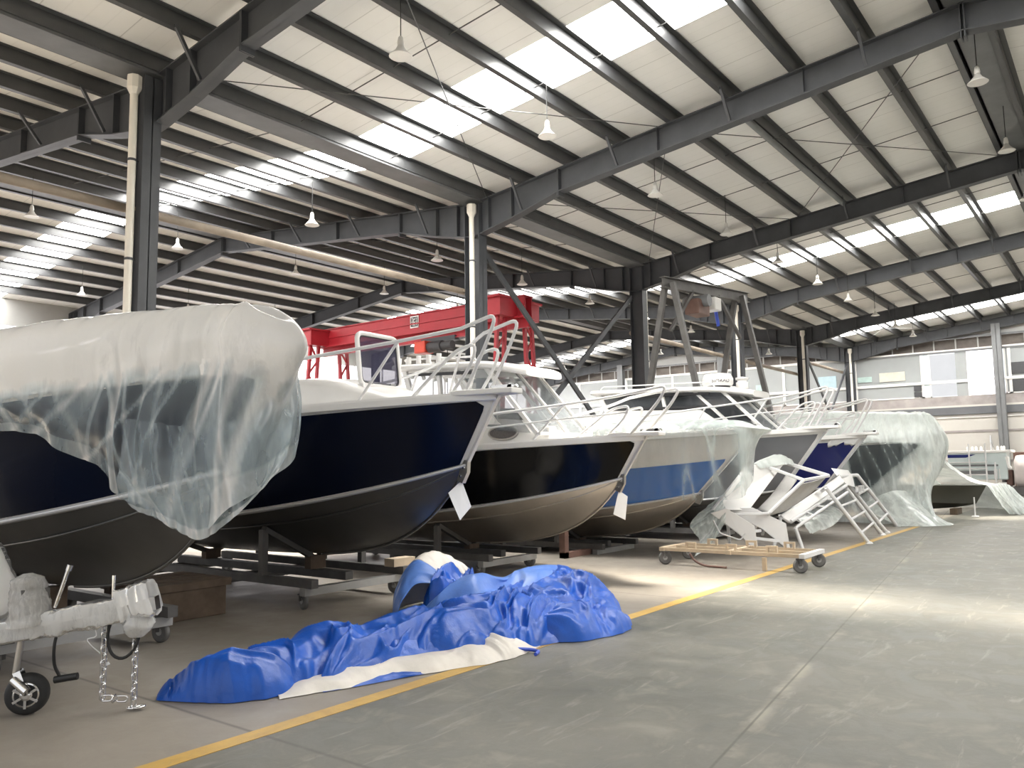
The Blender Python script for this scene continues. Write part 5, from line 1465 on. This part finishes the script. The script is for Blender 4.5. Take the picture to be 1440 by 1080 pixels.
for a, b, w in (((15.44, 5.64, 1.53), (15.27, 4.91, 1.28), .07), ((15.27, 4.91, 1.28), (14.42, 5.29, .71), .06), ((15.27, 4.91, 1.28), (16.37, 4.78, 1.34), .07), ((16.25, 5.56, 1.60), (16.37, 4.78, 1.34), .09), ((15.44, 5.64, 1.53), (16.25, 5.56, 1.60), .07), ((14.42, 5.29, .71), (13.6, 5.75, .72), .06)):
    m = MB(); m.beam(a, b, w, w * .8); m.build('frame_tube', M['rail'], parent=ht, bevel=.012)
rows = [[(15.31, 4.97, 1.22), (15.75, 4.95, 1.24), (16.3, 4.84, 1.30)], [(14.9, 5.20, .98), (15.3, 5.22, .92), (15.9, 5.02, 1.0)], [(14.43, 5.32, .70), (14.85, 5.40, .66), (15.31, 5.31, .71)]]
P, D = sheet(rows, 16, 16, 0, seed=1); m = MB(); m.grid(P.tolist()); m.build('inner_panel', M['steel_l'] if False else pmat('pale_grey_inner_skin', (.50, .49, .47), .45), parent=ht, solid=.02)
rows = [[(16.02, 5.46, 1.42), (15.75, 5.2, 1.28)], [(15.5, 5.58, 1.04), (15.3, 5.3, .98)], [(15.0, 5.72, .74), (14.75, 5.42, .70)]]
P, D = sheet(rows, 16, 8, 0, seed=1); m = MB(); m.grid(P.tolist()); m.build('inner_panel', bpy.data.materials['pale_grey_inner_skin'], parent=ht, solid=.02)
for F, off in (([(13.41, 5.94, .75), (13.57, 5.72, .83), (13.91, 5.36, .52), (13.97, 5.32, 0.0), (13.90, 5.40, .12), (13.74, 5.57, .37), (13.58, 5.76, .55)], .04),
               ([(14.0, 5.82, .82), (14.25, 5.5, .81), (14.64, 5.06, .52), (14.70, 5.02, 0.0), (14.62, 5.12, .12), (14.37, 5.40, .43), (14.19, 5.61, .57), (14.03, 5.81, .70)], .04)):
    m = MB(); m.prism(F, (.03, .03, .005)); m.build('arched_bracket', M['white_m'], parent=ht, bevel=.008)
m = MB(); m.tube(fillet([(13.26, 5.84, .64), (13.34, 5.76, .42), (13.58, 5.50, .29), (13.63, 5.42, .40)], .05), .014, 7); m.build('grab_rail', M['rail'], parent=ht)
for a, b in (((14.1, 5.7, .58), (14.25, 5.5, .34)), ((14.05, 5.5, .30), (14.5, 5.15, .22)), ((13.75, 5.6, .40), (14.4, 5.45, .40)), ((14.42, 5.29, .71), (14.75, 5.55, .30)), ((14.0, 5.9, .75), (14.2, 5.95, .0)), ((15.0, 5.7, .74), (15.1, 5.9, 0.0))):
    m = MB(); m.beam(a, b, .05, .05); m.build('frame_tube', M['rail'], parent=ht)
# film round the left end of the hardtop
rows = [[(14.95, 5.70, 1.60), (14.7, 5.92, 1.40), (14.35, 6.0, 1.05)], [(14.3, 5.72, 1.24), (14.05, 5.95, 1.02), (13.6, 6.1, .85)], [(13.75, 5.84, .98), (13.45, 6.02, .72), (13.15, 6.22, .56)], [(13.6, 5.75, .82), (13.40, 5.90, .50), (13.15, 6.05, .30)], [(13.5, 5.72, .60), (13.25, 5.9, .22), (12.98, 6.08, .03)]]
P, D = sheet(rows, 60, 40, .05, (8, 3), 77, lambda u, v: .50); film('plastic_sheet', P, D, M['film_w'], 'milky plastic wrapped round the left end of the fallen hardtop frame')

# ------------------------------------------------------------------ white targa arch with ladder sides
ta = thing('targa_arch', (18.4, 4.8, 0), 'white tubular arch with ladder-like legs standing on the floor right of the hardtop frame', 'boat arch')
def T(a, b, r, name='arch_tube', par=None, n=8):
    m = MB(); m.tube([V(a), V(b)], r, n); return m.build(name, M['rail'], parent=par or ta)
S = [((16.47, 4.87, 1.10), (17.06, 4.28, .0)), ((18.29, 4.99, 1.05), (19.16, 4.52, .0)), ((18.63, 5.16, 1.29), (19.86, 4.59, .0)), ((20.41, 5.30, 1.29), (21.75, 4.77, .0))]
legs = []
for a, b in S:
    o = T(a, b, .042, 'leg'); legs.append(o)
    m = MB(); m.lathe(V(b), (0, 0, 1), [(.075, 0), (.07, .02), (.045, .04)], 12); m.build('foot', M['rail'], parent=o)
for i, j in ((0, 1), (2, 3)):
    for f in (.28, .52, .76):
        T(V(S[i][0]).lerp(V(S[i][1]), f + .05), V(S[j][0]).lerp(V(S[j][1]), f - .02), .026, 'rung')
B1, B2 = V((15.06, 5.30, .62)), V((17.96, 5.03, 1.32))
slab([(15.06, 5.30, .60), (17.96, 5.03, 1.32), (17.9, 4.92, 1.16), (15.16, 5.18, .50)], .05, 'white_m', 'arch_plate', ta)
T((15.06, 5.30, .60), (18.63, 5.16, 1.30), .04); T((15.18, 5.16, .52), (18.29, 4.99, 1.10), .04); T((15.24, 5.10, .40), (17.6, 4.78, .98), .03); T((17.96, 5.03, 1.30), (20.41, 5.30, 1.29), .04); T((16.47, 4.87, 1.1), (16.9, 5.1, 1.02), .035)
for f in (.12, .32, .55, .78): T(V((15.18, 5.16, .52)).lerp(V((18.29, 4.99, 1.10)), f * .75), V((15.24, 5.10, .40)).lerp(V((17.6, 4.78, .98)), f), .024, 'rung')
for a, b in (((15.06, 5.30, .60), (15.0, 5.45, 0)), ((15.24, 5.10, .40), (15.3, 5.0, 0))): T(a, b, .035, 'leg')
m = MB(); m.prism([V(p) for p in ((17.95, 5.10, 1.34), (19.3, 5.10, 1.28), (18.9, 4.95, 1.02), (18.35, 4.95, 1.08))], (.05, .12, .16)); m.build('top_box', M['white'], parent=ta, bevel=.05)
m = MB(); m.box((18.75, 4.86, 1.06), (19.25, 4.92, 1.08)); m.box((18.75, 4.86, .92), (19.25, 4.92, .94)); m.box((18.75, 4.86, .92), (18.78, 4.92, 1.08)); m.box((19.22, 4.86, .92), (19.25, 4.92, 1.08)); m.box((18.97, 4.86, .92), (19.0, 4.92, 1.08)); m.build('small_frame', M['rail'], parent=ta)
rows = [[(16.6, 5.9, .55), (16.5, 5.4, .42), (16.4, 5.2, .22)], [(17.4, 5.7, .62), (17.3, 5.2, .50), (17.2, 5.0, .32)], [(18.3, 5.6, .70), (18.2, 5.2, .64), (18.1, 5.0, .52)]]
P, D = sheet(rows, 40, 24, .05, (6, 3), 83, lambda u, v: .6); film('plastic_sheet', P, D, M['film_w'], 'scrap of milky plastic caught under the white arch')

# ------------------------------------------------------------------ far right by the end wall
pl = thing('railed_platform', (42.6, 5.3, 0), 'pale blue cabin unit with white ladder rails by the end wall at far right', 'cabin unit')
m = MB(); m.box((42.1, 4.55, .72), (43.4, 6.9, 2.0)); m.build('cabin_body', M['teal'], parent=pl, bevel=.04)
m = MB(); m.box((42.0, 4.35, 1.92), (43.5, 7.0, 2.04)); m.build('roof_slab', M['white'], parent=pl, bevel=.03)
m = MB(); m.prism([(42.08, 5.75, 1.86), (42.08, 6.9, 1.86), (42.08, 6.9, 1.72), (42.08, 6.15, 1.72)], (.03, 0, 0)); m.build('blue_stripe', M['blue_dp'], parent=pl)
m = MB(); m.box((42.07, 4.9, 1.32), (42.1, 6.8, 1.40)); m.box((42.07, 5.0, .95), (42.1, 6.8, 1.12)); m.build('grey_band', M['steel_l'], parent=pl)
for y in (5.35, 6.0, 5.0):
    m = MB(); m.tube([(41.95, y, .6), (41.95, y, 2.35 if y > 5.2 else 1.5)], .035, 7); m.build('rail_post', M['rail'], parent=pl)
for z in (.95, 1.22, 1.5):
    m = MB(); m.tube([(41.95, 5.3, z), (41.95, 6.8, z)], .025, 7); m.build('rail_bar', M['rail'], parent=pl)
for y in (6.1, 5.9, 5.75, 5.55, 4.9, 4.75, 4.65):
    m = MB(); m.lathe((42.3, y, 2.03), (0, 0, 1), [(.05, 0), (.05, .15), (.02, .2)], 8); m.build('roof_fitting', M['white'], parent=pl)
m = MB(); m.tube([(42.4, 5.15, 2.03), (42.4, 5.15, 2.7)], .04, 7); m.tube([(42.4, 5.05, 2.03), (42.4, 5.12, 2.5)], .025, 6); m.build('mast', M['chrome'], parent=pl)
m = MB(); m.box((42.2, 4.7, .0), (43.3, 6.8, .12)); m.box((42.2, 4.7, .1), (42.3, 4.8, .74)); m.box((43.2, 4.7, .1), (43.3, 4.8, .74)); m.box((42.2, 6.7, .1), (42.3, 6.8, .74)); m.box((43.2, 6.7, .1), (43.3, 6.8, .74)); m.build('stand', M['trolley'], parent=pl)
for y in (4.85, 4.95, 5.05):
    m = MB(); m.box((42.05, y, .75), (42.09, y + .03, 1.2)); m.build('vent_bar', M['white_m'], parent=pl)
dm = thing('drum_machine', (42.6, 3.75, 0), 'big pinkish white drum on a low dark frame at the right edge', 'machine')
m = MB(); m.lathe((42.6, 4.35, 1.05), (0, -1, 0), [(.05, 0), (.55, .03), (.72, .10), (.75, .25), (.75, 1.3), (.72, 1.4)], 40); m.build('drum', M['pink'], parent=dm)
m = MB(); m.box((41.8, 3.0, .0), (43.4, 4.5, .10)); m.box((41.9, 3.1, .1), (42.1, 4.45, .40)); m.box((43.1, 3.1, .1), (43.3, 4.45, .40)); m.build('base_frame', M['trolley'], parent=dm)
m = MB(); m.tube(smooth_path([(41.7, 4.35, 1.25), (41.7, 4.42, 1.25), (41.7, 4.46, 1.35), (41.7, 4.5, 1.75)], 4), .06, 8); m.build('pipe_arm', M['white'], parent=dm)
m = MB(); m.box((42.3, 4.4, .45), (42.9, 4.65, 1.15)); m.build('gear_case', M['brown'], parent=dm, bevel=.04)
m = MB(); m.box((44.0, 3.2, 0), (45.0, 4.5, 1.95)); tag(m.build('crate', M['brown'], bevel=.03), 'brown crate standing behind the pinkish drum', 'crate')
m = MB(); m.box((41.6, 4.6, .55), (42.0, 4.9, .60)); wb_ = m.build('workbench', M['white']); tag(wb_, 'small work table on thin legs between the cabin unit and the drum', 'table')
for x in (41.63, 41.95):
    for y in (4.63, 4.86):
        b = MB(); b.box((x, y, 0), (x + .03, y + .03, .56)); b.build('leg', M['trolley'], parent=wb_)

# ------------------------------------------------------------------ daylight
W = bpy.data.worlds.new('daylight'); SC.world = W; W.use_nodes = True
nt = W.node_tree; nt.nodes.clear()
out = nt.nodes.new('ShaderNodeOutputWorld'); bg = nt.nodes.new('ShaderNodeBackground')
tcw = nt.nodes.new('ShaderNodeTexCoord'); sxw = nt.nodes.new('ShaderNodeSeparateXYZ'); nt.links.new(tcw.outputs['Generated'], sxw.inputs[0])
rw = nt.nodes.new('ShaderNodeValToRGB'); nt.links.new(sxw.outputs[2], rw.inputs[0])
rw.color_ramp.elements[0].position = 0.0; rw.color_ramp.elements[0].color = (.55, .52, .48, 1)
rw.color_ramp.elements[1].position = .08; rw.color_ramp.elements[1].color = (.95, .97, 1.0, 1)
nt.links.new(rw.outputs[0], bg.inputs[0]); bg.inputs[1].default_value = 1.0
nt.links.new(bg.outputs[0], out.inputs[0])

su = bpy.data.lights.new('sun', 'SUN'); su.energy = 54; su.color = (1.0, .92, .80); su.angle = math.radians(11)
so = bpy.data.objects.new('sun', su); COL.objects.link(so); so.location = (12, 5, 30)
so.rotation_euler = Vector((-.15, -.02, -1)).to_track_quat('-Z', 'Y').to_euler()

vs = SC.view_settings
SC.display_settings.display_device = 'sRGB'
vs.view_transform = 'Standard'; vs.look = 'None'; vs.gamma = 1.0; vs.exposure = 0.30; vs.use_curve_mapping = False
SC.cycles.max_bounces = 8; SC.cycles.diffuse_bounces = 4; SC.cycles.glossy_bounces = 3; SC.cycles.transparent_max_bounces = 16; SC.cycles.transmission_bounces = 4
SC.cycles.sample_clamp_indirect = 8; SC.cycles.caustics_reflective = False; SC.cycles.caustics_refractive = False
SC.cycles.use_denoising = True
